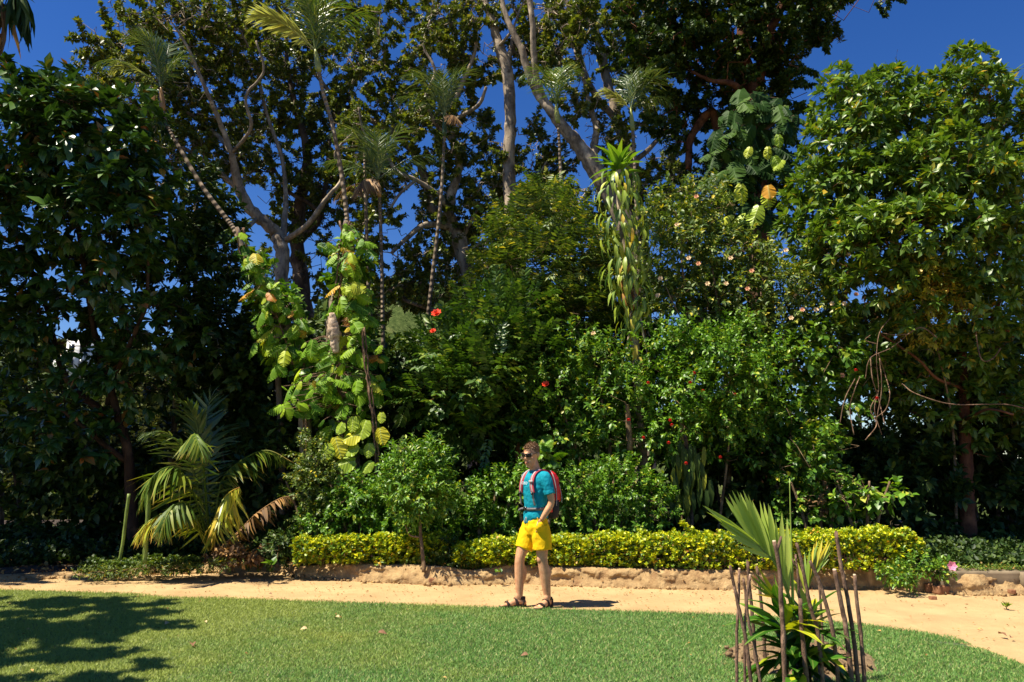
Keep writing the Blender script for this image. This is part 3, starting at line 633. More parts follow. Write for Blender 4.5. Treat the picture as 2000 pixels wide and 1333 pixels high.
# ---- giant trees behind (pale mottled limbs, clumped dark crowns, sky between)
def big(name, label, u, Y, paths, lobes, m=54, L=.112, tw=.46, scat=.12, twig_mat=b_limb, bark=b_pale, leaf=TSw, lm=m_canopy, dens=1.9, **k):
    return plant(name, label, 'tree', gb(u, 0, Y, 0), paths, [lob(a, b, Y + dy, c, d, ry, int(n * dens)) for (a, b, c, d, ry, dy, n) in lobes], leaf, lm, bark, m=m, tw=tw, L=L,
                 sa=1.35, style='alt', droop=.12, jit=.6, shell=.42, group='giant shade trees behind the garden', branch=.85, rtip=.012, grow_k=.016, sides=10, openk=.8, wigf=.13, extra_twigs=k.get('tw_n', 380), rough=.06)
big('shade_tree', 'giant tree at left with a pale bent limb above a thick trunk', 548, 21,
    [[(556, 1000, 21, 34), (553, 760, 21, 32), (551, 560, 21, 27), (550, 490, 21, 29), (538, 455, 21, 25), (505, 425, 20.8, 23), (480, 395, 20.6, 22), (463, 350, 20.4, 18), (452, 300, 20, 13), (430, 240, 19.6, 10), (400, 170, 19, 8), (370, 100, 18.7, 6), (340, 50, 18.5, 4)],
     [(550, 480, 21, 18), (556, 430, 21.2, 12), (558, 370, 21.5, 9), (548, 300, 21.6, 8), (520, 220, 21.6, 7), (500, 130, 21.4, 5), (470, 60, 21, 4)],
     [(556, 470, 21, 12), (600, 440, 20.4, 11), (640, 385, 20, 9), (668, 350, 19.8, 8), (655, 300, 19.6, 6), (690, 260, 19.4, 5)], [(505, 425, 20.8, 10), (470, 450, 20, 8), (425, 435, 19.6, 6), (400, 460, 19.4, 4)], [(452, 300, 20, 8), (490, 250, 19.4, 7), (480, 190, 19, 6), (515, 140, 18.8, 5), (500, 80, 18.6, 4)],
     [(470, 375, 20.5, 12), (420, 330, 20.4, 10), (360, 290, 20.2, 8), (300, 250, 20, 6), (250, 190, 19.8, 5)], [(452, 300, 20, 9), (420, 260, 20.5, 9), (330, 190, 21, 6), (270, 110, 21, 5)]],
    [(250, 100, 80, 70, 1.6, -1, 42), (350, 60, 110, 75, 1.8, -1, 62), (300, 200, 110, 70, 1.8, -1, 52), (420, 180, 100, 90, 1.8, 0, 52), (470, 80, 100, 90, 1.8, 0, 62), (420, 300, 80, 70, 1.6, 0, 36), (200, 150, 40, 60, 1, -1, 14), (330, 320, 90, 70, 1.6, -1, 34)])
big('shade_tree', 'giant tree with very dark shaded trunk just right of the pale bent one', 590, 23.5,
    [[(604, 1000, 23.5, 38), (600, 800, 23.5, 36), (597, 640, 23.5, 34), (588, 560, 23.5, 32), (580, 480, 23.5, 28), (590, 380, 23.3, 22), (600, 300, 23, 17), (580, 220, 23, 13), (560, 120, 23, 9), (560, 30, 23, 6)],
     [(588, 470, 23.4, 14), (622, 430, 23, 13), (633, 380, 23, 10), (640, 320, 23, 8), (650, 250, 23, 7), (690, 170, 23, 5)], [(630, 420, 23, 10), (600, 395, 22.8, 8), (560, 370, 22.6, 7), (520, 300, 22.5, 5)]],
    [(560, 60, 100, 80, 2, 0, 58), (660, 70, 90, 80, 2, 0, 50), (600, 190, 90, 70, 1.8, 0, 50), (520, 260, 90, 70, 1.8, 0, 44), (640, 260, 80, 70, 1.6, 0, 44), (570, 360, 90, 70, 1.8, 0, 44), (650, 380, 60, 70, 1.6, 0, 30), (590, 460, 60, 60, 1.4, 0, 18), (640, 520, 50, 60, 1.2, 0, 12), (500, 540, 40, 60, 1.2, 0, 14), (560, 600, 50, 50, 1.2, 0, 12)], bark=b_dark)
big('shade_tree', 'giant forked tree left of centre with a dark limb arching left', 915, 22,
    [[(930, 1000, 22, 34), (928, 760, 22, 32), (922, 590, 22, 28), (908, 510, 22, 30), (893, 460, 22, 30), (878, 425, 22, 26), (882, 380, 21.8, 20), (897, 330, 21.6, 15), (885, 275, 21.4, 14), (875, 235, 21.2, 12), (900, 170, 21, 9), (930, 90, 21, 7), (920, 20, 21, 5)],
     [(900, 470, 22, 22), (865, 430, 22.3, 20), (842, 400, 22.4, 19), (830, 350, 22.6, 18), (812, 305, 22.8, 16), (780, 270, 23, 14), (735, 240, 23.2, 13), (690, 222, 23.4, 11), (655, 195, 23.6, 10), (620, 150, 23.6, 8), (570, 100, 23.8, 6), (520, 60, 24, 4)],
     [(875, 245, 21.3, 10), (905, 225, 21, 9), (935, 205, 20.6, 8), (950, 170, 20.3, 6)], [(900, 470, 22, 12), (915, 440, 21.8, 9), (935, 410, 21.7, 6), (960, 390, 21.6, 4)],
     [(890, 440, 21.9, 13), (860, 385, 21.2, 11), (812, 352, 20.8, 9), (775, 335, 20.5, 8), (745, 290, 20.3, 7), (712, 262, 20.2, 5), (700, 210, 20, 4)], [(812, 352, 20.8, 7), (780, 380, 20.5, 6), (752, 420, 20.3, 5), (720, 430, 20.2, 4)], [(886, 280, 21.4, 9), (850, 240, 20.8, 8), (832, 190, 20.5, 7), (850, 140, 20.3, 6), (828, 90, 20.2, 5), (840, 40, 20, 4)], [(905, 500, 22, 9), (955, 470, 21.4, 8), (985, 500, 21.2, 6), (1010, 480, 21, 4)],
     [(925, 600, 22, 12), (870, 610, 21.8, 9), (800, 590, 21.6, 7), (752, 560, 21.5, 5)], [(885, 445, 22, 14), (830, 440, 21.4, 12), (790, 470, 21, 9), (765, 495, 20.8, 7)]],
    [(720, 130, 70, 60, 1.6, 0, 34), (760, 30, 90, 60, 1.6, 0, 36), (850, 50, 70, 60, 1.6, 0, 32), (700, 310, 60, 60, 1.4, 0, 18), (880, 340, 60, 50, 1.4, 0, 18), (820, 180, 60, 50, 1.4, 0, 30), (900, 150, 60, 60, 1.4, 0, 30), (850, 260, 70, 60, 1.6, -.8, 40), (730, 360, 60, 60, 1.4, -1, 34), (740, 450, 50, 50, 1.4, -1, 24), (700, 260, 50, 50, 1.4, -1, 24), (840, 110, 50, 50, 1.2, -1, 24), (760, 240, 70, 50, 1.6, .6, 28), (930, 260, 40, 60, 1.4, .8, 16), (840, 420, 60, 60, 1.6, .6, 30), (760, 340, 50, 50, 1.4, .8, 16), (960, 480, 60, 60, 1.6, 1, 26), (900, 500, 60, 60, 1.6, 1, 24), (720, 470, 50, 60, 1.4, 1, 16), (700, 570, 40, 50, 1.4, 1, 14), (960, 120, 50, 60, 1.2, 0, 14),
     (830, 530, 70, 45, 1.4, -.5, 26), (790, 560, 60, 40, 1.4, -.5, 22), (870, 600, 60, 30, 1.4, -.5, 16), (930, 430, 50, 50, 1.2, 0, 12), (960, 320, 30, 60, 1, 0, 10), (740, 620, 40, 30, 1, 0, 10)])
big('shade_tree', 'giant tree with the straight pale trunk rising left of the middle palm', 1000, 20.5,
    [[(1030, 1000, 20.5, 32), (1022, 760, 20.5, 30), (1015, 560, 20.5, 27), (1003, 450, 20.5, 28), (995, 370, 20.5, 27), (995, 290, 20.5, 25), (996, 210, 20.5, 24), (990, 140, 20.5, 24), (975, 90, 20.5, 21), (962, 45, 20.5, 17), (947, 0, 20.5, 13), (935, -60, 20.5, 9)],
     [(990, 120, 20.5, 14), (1005, 70, 20.7, 13), (985, 30, 21, 11), (975, -30, 21, 8)], [(995, 390, 20.5, 10), (1040, 370, 20.8, 7), (1060, 330, 21, 5), (1078, 300, 21, 4)], [(975, 90, 20.4, 7), (1000, 60, 20, 5), (1015, 20, 20, 4), (1030, -10, 20, 3)]],
    [(930, 30, 60, 50, 1.4, 0, 20), (1010, 20, 50, 50, 1.4, 0, 12), (1040, 120, 60, 50, 1.4, .5, 18), (1060, 60, 60, 50, 1.4, .5, 22), (960, 400, 60, 60, 1.4, 1, 18), (1060, 400, 60, 60, 1.6, 1, 34), (1040, 280, 50, 60, 1.4, 1, 14), (1000, 350, 60, 60, 1.6, 1, 20), (1100, 330, 40, 50, 1.4, 1, 14), (950, 520, 50, 60, 1.3, 1, 14), (1080, 330, 30, 40, 1, 1, 7)])
big('shade_tree', 'giant tree with the thick lichened limb slanting from centre down to the right', 1200, 19.5,
    [[(1262, 1000, 19.5, 44), (1258, 760, 19.5, 42), (1245, 560, 19.5, 40), (1225, 450, 19.5, 40), (1195, 385, 19.5, 38), (1165, 335, 19.5, 36), (1130, 285, 19.4, 30), (1100, 250, 19.3, 25), (1075, 215, 19.2, 21), (1052, 185, 19.2, 19), (1035, 150, 19.1, 17), (1020, 100, 19, 15), (1005, 70, 19, 13), (985, 20, 19, 10), (975, -40, 19, 8)],
     [(1062, 195, 19.2, 14), (1048, 150, 19, 13), (1042, 100, 18.8, 13), (1040, 40, 18.6, 12), (1030, -30, 18.5, 10)], [(1165, 340, 19.5, 18), (1160, 290, 19.8, 15), (1165, 250, 20, 14), (1150, 200, 20.2, 10), (1140, 150, 20.3, 8)]],
    [(1090, 100, 60, 40, 1.2, 0, 20), (1150, 60, 40, 50, 1.2, 0, 14), (1130, 200, 40, 50, 1.2, .6, 12), (1190, 270, 40, 50, 1.2, 1, 12), (1120, 30, 50, 40, 1.2, 0, 12), (1140, 430, 60, 60, 1.4, 1, 20), (1240, 400, 60, 60, 1.4, 1, 24), (1200, 520, 70, 70, 1.4, 1, 30)])
big('shade_tree', 'giant tree with two tall upright pale trunks behind the drooping column plant', 1235, 22,
    [[(1262, 1000, 22, 38), (1258, 700, 22, 36), (1250, 480, 22, 33), (1240, 370, 22, 30), (1232, 310, 22, 27), (1212, 260, 22, 22), (1200, 210, 22, 20), (1186, 160, 22, 19), (1173, 100, 22, 19), (1160, 50, 22, 17), (1145, -10, 22, 15), (1135, -80, 22, 10)],
     [(1205, 235, 22, 16), (1165, 190, 21.6, 14), (1140, 140, 21.5, 14), (1128, 90, 21.4, 16), (1135, 45, 21.2, 14), (1110, 10, 21, 10), (1090, -30, 21, 7)], [(1232, 320, 22, 12), (1270, 290, 22, 10), (1300, 250, 22, 8), (1330, 190, 22, 6)]],
    [(1160, 0, 60, 40, 1.4, 0, 16), (1230, 130, 60, 70, 1.4, 0, 30), (1240, 40, 60, 60, 1.4, 0, 30), (1280, 200, 60, 60, 1.4, 0, 26), (1300, 330, 50, 50, 1.4, 0, 20), (1330, 420, 60, 60, 1.4, 0, 26), (1300, 560, 40, 50, 1.4, 0, 12)])
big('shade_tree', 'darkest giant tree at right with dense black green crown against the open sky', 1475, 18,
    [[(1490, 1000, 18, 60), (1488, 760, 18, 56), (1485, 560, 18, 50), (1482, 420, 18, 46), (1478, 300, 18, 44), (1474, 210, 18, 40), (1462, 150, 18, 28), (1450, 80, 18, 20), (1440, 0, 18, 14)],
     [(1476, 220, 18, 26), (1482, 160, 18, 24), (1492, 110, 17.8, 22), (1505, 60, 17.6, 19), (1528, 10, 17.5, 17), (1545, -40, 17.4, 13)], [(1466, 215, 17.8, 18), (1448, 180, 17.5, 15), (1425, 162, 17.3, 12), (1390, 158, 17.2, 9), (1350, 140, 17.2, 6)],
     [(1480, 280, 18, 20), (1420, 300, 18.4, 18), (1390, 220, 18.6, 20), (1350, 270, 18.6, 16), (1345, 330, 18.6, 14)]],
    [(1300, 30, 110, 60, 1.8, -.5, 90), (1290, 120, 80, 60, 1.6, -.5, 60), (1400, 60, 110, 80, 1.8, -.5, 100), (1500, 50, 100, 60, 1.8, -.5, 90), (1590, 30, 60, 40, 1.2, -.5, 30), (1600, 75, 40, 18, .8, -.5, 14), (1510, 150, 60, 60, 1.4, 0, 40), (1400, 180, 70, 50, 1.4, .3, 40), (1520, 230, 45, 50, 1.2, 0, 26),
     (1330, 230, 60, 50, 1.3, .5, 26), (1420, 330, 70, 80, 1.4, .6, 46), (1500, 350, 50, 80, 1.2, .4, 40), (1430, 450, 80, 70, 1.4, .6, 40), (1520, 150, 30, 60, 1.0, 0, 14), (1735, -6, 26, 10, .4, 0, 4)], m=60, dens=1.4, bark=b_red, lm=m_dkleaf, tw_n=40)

# ---- palms
def frond(mb, path, n=46, ll=.5, lw=.03, droop=.35, ang=.9, upn=(0, 0, 1), rr=.012, prof=None, hang=.3, T=None, fan=0, W=1.0):
    """path: (k,3) rachis; leaflets both sides; returns nothing"""
    s = spline(path, 6); tube(mb, s, np.linspace(rr, rr * .2, len(s)), 5)
    tt_ = np.linspace(.12, .995, n); idx = tt_ * (len(s) - 1); i0 = np.clip(idx.astype(int), 0, len(s) - 2); fr = (idx - i0)[:, None]
    pos = s[i0] * (1 - fr) + s[i0 + 1] * fr; tan = nrmz(s[i0 + 1] - s[i0]); up = np.array(upn, float)
    side = nrmz(np.cross(tan, up)); nrm = np.cross(side, tan)
    pf = np.sin(np.clip(tt_ * 1.02, 0, 1) * PI * .86 + .28) if prof is None else prof(tt_)
    for sg in (-1, 1):
        a = ang * (1.05 - .75 * tt_)[:, None]
        d = tan * np.cos(a) + side * sg * np.sin(a) + nrm * .22; d = d + rng.normal(size=d.shape) * .06; d[:, 2] -= hang * (.6 + .8 * rng.random(n))
        leaves(mb, T or T_blade(lw / ll if ll else .05, droop), pos, d, nrm + side * sg * -.3 + rng.normal(size=d.shape) * .12, ll * np.clip(pf, .15, 1) * (1 + .08 * rng.normal(size=n)), W)
def arch(L, el, bend, k=6):
    """rachis in the local YZ plane, leaving the base at elevation el and bending down"""
    p = [np.zeros(3)]; a = el
    for i in range(k):
        p.append(p[-1] + np.array([0, math.cos(a), math.sin(a)]) * L / k); a -= bend * (.02, .06, .11, .19, .27, .35)[i]
    return np.array(p)
def frond_mesh(name, L, el, bend, mat, **k):
    mb = MB(); frond(mb, arch(L, el, bend), **k); return mb.mesh(name, mat)
kp = [frond_mesh('king_palm_frond', 1.0, e, bnd, m_palmdk, n=30, ll=.36, lw=.009, hang=h, droop=.3, rr=.011) for (e, bnd, h) in ((1.5, 1.5, .25), (1.35, 2.2, .35), (1.1, 2.6, .5), (.7, 2.2, .6))]
kp2 = [frond_mesh('king_palm_frond', 1.0, e, bnd, m_palm, n=30, ll=.36, lw=.009, hang=h, droop=.3, rr=.011) for (e, bnd, h) in ((1.5, 1.5, .25), (1.35, 2.2, .35), (1.1, 2.6, .5), (.7, 2.2, .6))]
kpal = frond_mesh('king_palm_frond', 1.0, .7, 2.0, m_paleleaf, n=50, ll=.34, lw=.02, hang=.25, droop=.2, rr=.012)
kdead = frond_mesh('king_palm_frond', 1.0, -.3, 1.2, m_dead, n=40, ll=.4, lw=.014, hang=1.0, droop=.2, rr=.011)
m_shaft = plain('smooth_green_crownshaft', (.24, .26, .05), .4, .5, .3, 4); m_shaft2 = plain('orange_crownshaft', (.30, .15, .035), .4, .5, .3, 4)
def king_palm(label, cu, cv, Y, trunk, L, fr, mats, shaft=(4.5, 36), shm=m_shaft):
    t = thing('king_palm', label, 'palm tree', gb(trunk[-1][0], 0, Y), 'slender king palms'); base = np.array(t.location)
    mb = MB(); q = np.array([np.append(P(a, b, Y), wd * PX(Y) / 2) for (a, b, wd) in trunk]); s = spline(q, 8); tube(mb, s[:, :3], s[:, 3], 10); mb.build('trunk', b_palm, t, smooth=True)
    top = P(cu, cv, Y); L = L * .94; t0 = s[0, :3]; ax = top - t0; mb = MB()
    pts = np.array([t0 + ax * k for k in np.linspace(-.05, 1.1, 7)]); tube(mb, pts, np.array([1.1, 1.5, 1.55, 1.4, 1.15, .8, .35]) * shaft[0] * PX(Y), 10); mb.build('crownshaft', shm, t, smooth=True)
    for (az, kind, sc) in [f_ for i_, f_ in enumerate(fr) if i_ % 4 != 2]:
        me = kpal if kind == 'p' else kdead if kind == 'd' else mats[kind]
        o = bpy.data.objects.new('frond', me); COL.objects.link(o); o.parent = t; o.location = Vector(top - base); o.rotation_euler = (0, rng.normal() * .1, math.radians(az) - PI / 2); o.scale = (L * sc * 1.02,) * 3
        if kind == 'p': o['label'] = 'pale silvery frond'
        if kind == 'd': o['label'] = 'brown dead frond hanging down'
# azimuth: 0 = right of the photo, 90 = away, 180 = left, 270 = towards the camera
king_palm('king palm at upper left, its trunk leaning down to the right, orange crownshaft', 314, 172, 13.1, [(318, 215, 7), (326, 245, 7), (345, 280, 8), (395, 365, 9), (440, 425, 10), (462, 458, 10), (500, 540, 11), (540, 700, 12), (555, 1060, 14)], 1.4,
          [(120, 0, 1), (160, 0, 1.05), (60, 0, .9), (200, 1, 1), (20, 1, .75), (240, 1, .9), (300, 1, .8), (180, 'p', .8), (190, 3, 1), (350, 2, .6), (210, 'd', .8)], kp, (3.8, 0), m_shaft2)
king_palm('tallest king palm at top left of centre, crown cut by the photo top, yellow crownshaft', 616, 98, 12.75, [(623, 140, 8), (632, 185, 8), (648, 240, 8), (664, 320, 9), (675, 400, 9), (680, 460, 10), (686, 600, 11), (694, 800, 12), (700, 1060, 14)], 1.7,
          [(90, 0, 1), (130, 0, 1.0), (50, 0, 1.0), (165, 0, .9), (200, 'p', .85), (340, 1, 1), (10, 1, 1), (20, 2, 1.0), (240, 1, 1), (300, 0, 1), (190, 3, .95), (355, 3, .8)], kp2, (4.2, 0))
king_palm('low broad king palm left of centre with brown dead frond hanging under its crown', 738, 352, 14, [(741, 385, 7), (743, 430, 7), (745, 500, 7), (747, 580, 7), (748, 660, 8), (752, 800, 9), (757, 1060, 10)], 1.5,
          [(100, 0, .9), (150, 0, 1), (30, 0, .9), (190, 1, 1), (350, 1, 1), (215, 2, 1), (320, 2, 1), (270, 1, .8), (170, 3, 1), (5, 3, 1.05), (60, 1, .8), (260, 'd', .9), (200, 'd', .7)], kp, (3.2, 0), m_shaft2)  # dark frond set puts this palm's shade into its colour
king_palm('dark feathery king palm just left of the centre, thin trunk leaning down to the left', 868, 228, 15.5, [(868, 265, 6), (866, 310, 6), (862, 380, 7), (855, 450, 7), (846, 530, 8), (838, 600, 8), (830, 670, 8), (826, 760, 9), (820, 1060, 11)], 1.5,
          [(100, 0, .9), (150, 0, .95), (40, 0, .9), (180, 1, 1), (350, 1, 1), (205, 2, 1), (330, 2, 1), (270, 1, .8), (10, 0, .9), (185, 3, .9), (250, 'd', .6), (300, 'd', .6)], kp, (3.0, 0), m_palmdk)
king_palm('king palm right of centre with splayed arching fronds and one orange lit frond', 1086, 205, 15, [(1090, 240, 7), (1093, 290, 6), (1096, 360, 7), (1098, 440, 7), (1100, 560, 8), (1103, 760, 9), (1108, 1060, 11)], 1.25,
          [(100, 0, .95), (60, 0, 1.0), (140, 0, 1.0), (175, 1, 1), (10, 0, .9), (0, 1, .9), (195, 2, .9), (220, 3, 1), (320, 2, .7), (270, 1, .7), (300, 'd', .5)], kp2, (3.6, 0))
king_palm('shaded king palm behind the drooping column plant', 1232, 215, 16, [(1236, 255, 7), (1240, 330, 7), (1244, 420, 8), (1250, 560, 9), (1255, 760, 9), (1260, 1060, 11)], 1.45,
          [(100, 0, .8), (60, 0, .9), (180, 1, .95), (0, 1, .95), (190, 'p', .7), (345, 2, 1), (220, 2, .8), (300, 1, .8), (20, 3, .9)], kp, (3.2, 0))
# bare slim palm stem without visible crown
t = thing('palm_stem', 'thin bare grey palm stem left of the low broad king palm', 'palm tree', gb(728, 0, 14.5)); mb = MB()
s = spline(np.array([np.append(P(a, b, 14.5), wd * PX(14.5) / 2) for (a, b, wd) in [(712, 300, 5), (713, 350, 6), (716, 450, 7), (719, 550, 7), (725, 640, 8), (728, 700, 8), (735, 900, 9), (740, 1060, 10)]]), 8); tube(mb, s[:, :3], s[:, 3], 8); mb.build('trunk', b_palm, t, smooth=True)

# dead fan palm hanging in at the top left corner: the crown stands outside the frame
crown = P(-130, -40, 12.5); tf = thing('fan_palm', 'dark fan palm whose dead drooping leaves hang into the top left corner', 'palm tree', (crown[0] - .5, 12.5, 0)); mb = MB()
s = spline([[crown[0] - .5, 12.5, 0], [crown[0] - .4, 12.5, 3], [crown[0] - .2, 12.5, 6.5], crown], 6); tube(mb, s, np.linspace(.22, .16, len(s)), 12, rough=.05); mb.build('trunk', b_palm, tf, smooth=True)
def fan_leaf(mb, root, dirv, pl, fl, nseg=26, down=.5):
    d = nrmz(np.array(dirv, float)); hub = root + d * pl + np.array([0, 0, -.12 * pl]); tube(mb, np.array([root, root + d * pl * .5 + [0, 0, .06 * pl], hub]), [.018, .013, .009], 5)
    side = nrmz(np.cross(d, [0, 0, 1.0])); up = np.cross(side, d); a = np.linspace(-2.2, 2.2, nseg)
    dd = d[None] * np.cos(a)[:, None] + side[None] * np.sin(a)[:, None] + up * .1 + rng.normal(size=(nseg, 3)) * .07; dd[:, 2] -= down * (.7 + .6 * rng.random(nseg))
    leaves(mb, T_strap(.05, .55, 4, .35, .7, 1.7), np.tile(hub, (nseg, 1)), dd, np.tile(up, (nseg, 1)) + rng.normal(size=(nseg, 3)) * .2, fl * (.75 + .3 * rng.random(nseg)), 1)

for i, (az, el, pl, fl, down, mt_, lab) in enumerate([(-2, -.15, 1.2, 1.15, 1.5, m_dead, 'dead brown hanging leaf'), (8, .12, 1.4, 1.1, 1.1, m_dkleaf, None), (-28, .1, 1.3, 1.1, 1.2, m_dkleaf, None), (100, .4, 1, .9, .6, m_dkleaf, None),
                                                      (150, .3, 1, .9, .6, m_dkleaf, None), (200, .3, 1, .9, .6, m_dkleaf, None), (250, .3, 1, .9, .6, m_dkleaf, None), (300, .25, 1.2, .95, .8, m_dkleaf, None), (330, .6, 1.2, .95, .6, m_dkleaf, None), (20, .8, 1.1, .95, .6, m_dkleaf, None), (75, .9, 1.0, .9, .5, m_dkleaf, None), (180, 1.0, 1, .9, .5, m_dkleaf, None), (-5, -.6, 1.3, 1.1, 2.0, m_dead, 'dead brown hanging leaf'), (20, -.5, 1.2, 1.1, 2.0, m_dead, 'dead brown hanging leaf')]):
    mb = MB(); a = math.radians(az); fan_leaf(mb, crown + rng.normal(size=3) * .05, (math.cos(a) * math.cos(el), math.sin(a) * math.cos(el), math.sin(el)), pl, fl, 26, down); mb.build('frond', mt_, tf, label=lab)
# unseen tree outside the frame, its lobes shaped to throw shade over the lawn
plant('offscreen_shade_tree', 'broad unseen tree beyond the left edge, shaped to shade the lawn corner', 'tree', (-9.0, 8.2, 0), [[(-560, 1230, 8.2, 60), (-540, 900, 8.3, 50), (-500, 500, 8.4, 40), (-480, 200, 8.5, 20)]],
      [(np.array([-7.7, 6.9, 5.2]), np.array([1.7, .9, 1.0]), 110), (np.array([-7.8, 8.25, 4.6]), np.array([1.9, .22, .35]), 46), (np.array([-6.75, 7.1, 3.9]), np.array([1.6, .16, .3]), 34), (np.array([-6.0, 5.9, 3.8]), np.array([1.5, .12, .25]), 26), (np.array([-5.3, 5.2, 3.3]), np.array([1.3, .1, .2]), 16)], TSw, m_dkleaf, b_dark, m=34, tw=.4, L=.15, sa=1.2, openk=None, branch=.5)

plant('offscreen_shade_tree', 'tall unseen tree added beyond the left edge to shade the rubber tree foot', 'tree', (-11.2, 11.8, 0), [[(-560, 1130, 11.8, 60), (-550, 800, 11.8, 50), (-530, 400, 11.8, 40), (-500, 100, 11.8, 20)]],
      [(np.array([-11.0, 11.6, 7.2]), np.array([2.2, 2.4, 2.0]), 230), (np.array([-10.4, 12.4, 4.6]), np.array([1.4, 2.0, 1.4]), 120), (np.array([-10.6, 10.2, 5.4]), np.array([1.3, 1.0, 1.2]), 60)], TSw, m_dkleaf, b_dark, m=34, tw=.4, L=.15, sa=1.2, openk=None, branch=.5)  # unseen crown added to keep the rubber tree foot dark

# ---- coconut palm, left of the path
c_base = np.array([*G(415, 1088, .15)[:2], .15]); c_base[1] = 11.7; c_base[0] = P(412, 1080, 11.7)[0]
tc = thing('coconut_palm', 'young trunkless coconut palm with arching yellow green fronds left of the path', 'palm tree', c_base)
def cpf(pts, mat, n=44, ll=.5, hang=.6, lab=None, rr=.02, ang=.9, W=1.0):
    q = np.array([P(a, b, 11.7 + dy) for (a, b, dy) in pts]); mb = MB(); frond(mb, q, n=n, ll=ll, lw=.022, hang=hang, droop=.25, rr=rr, ang=ang, W=W); mb.build('frond', mat, tc, label=lab)
m_coco = leaf_mat('coconut_leaflets', [(0, (.04, .09, .012)), (.55, (.09, .16, .02)), (1, (.22, .26, .04))], rough=.5, trans=.32, spec=.3, tip=(.42, .27, .06))
m_cocoy = leaf_mat('yellowing_coconut_leaflets', [(0, (.20, .27, .03)), (.55, (.38, .42, .05)), (1, (.55, .46, .08))], rough=.4, trans=.32, spec=.5, tip=(.5, .20, .05))
for a in ([[(412, 1075, 0), (398, 960, .1), (388, 850, 0), (372, 800, -.2), (350, 780, -.4)], m_palmdk, 40, .42, .3], [[(414, 1075, 0), (405, 940, .2), (402, 840, .3), (412, 780, .4), (450, 755, .5)], m_palmdk, 40, .42, .3],  # upright fronds take the dark leaflets to stand for shade
          [[(410, 1070, 0), (385, 950, -.1), (360, 880, -.4), (320, 845, -.7), (275, 850, -.9)], m_palmdk, 40, .5, .5], [[(410, 1070, 0), (380, 970, -.3), (345, 915, -.7), (300, 930, -1.0), (268, 1000, -1.1)], m_coco, 50, .62, .9],
          [[(408, 1075, 0), (370, 1010, -.4), (330, 1000, -.7), (290, 1020, -.9), (262, 1055, -1.0)], m_cocoy, 48, .5, .9], [[(414, 1070, 0), (430, 950, .2), (465, 905, .2), (520, 880, .1), (575, 905, 0)], m_coco, 48, .5, .9],
          [[(414, 1075, 0), (425, 1010, -.3), (437, 975, -.6), (452, 960, -.8), (468, 952, -.9)], m_cocoy, 30, .62, 2.2], [[(418, 1080, 0), (455, 1050, 0), (500, 1005, -.1), (545, 975, -.2), (578, 968, -.3)], m_dead, 34, .3, 1.0],
          [[(412, 1070, 0), (402, 930, .5), (420, 850, .8), (455, 830, 1.1), (490, 850, 1.3)], m_palmdk, 40, .5, .5], [[(410, 1070, 0), (395, 900, -.3), (380, 850, -.8), (385, 860, -1.2), (400, 900, -1.5)], m_coco, 36, .45, .8], [[(408, 1075, 0), (370, 990, -.6), (345, 985, -1.1), (325, 1010, -1.4), (310, 1060, -1.5)], m_coco, 40, .45, 1.0]):
    cpf(a[0], a[1], n=a[2], ll=a[3], hang=a[4], lab='dried brown frond' if a[1] is m_dead else 'yellowing frond' if a[1] is m_cocoy else None)
m_stick = bark_mat('cut_stick_bark', (.09, .05, .033), (.24, .145, .095), 25)
m_cut = plain('fresh_cut_wood', (.62, .46, .30), .8)
m_bam = plain('green_cane', (.20, .27, .05), .5, .4, .35, 6)
for (pts, Y, wd, lab) in (([(291, 950), (289, 1010), (285, 1060), (283, 1100)], 10.95, 9, 'stout greenish cane stake standing before the coconut palm'), ([(252, 965), (246, 1010), (240, 1060), (233, 1098)], 11.1, 6, 'thinner leaning green cane left of the stout one')):
    mb = MB(); q = np.array([P(a, b, Y) for a, b in pts]); s = spline(q, 5); tube(mb, s, wd * PX(Y) / 2 * (1 + .12 * (np.arange(len(s)) % 4 == 0)), 8); tag(mb.build('cane', m_bam, smooth=True), lab, 'cane', 'canes beside the coconut palm')

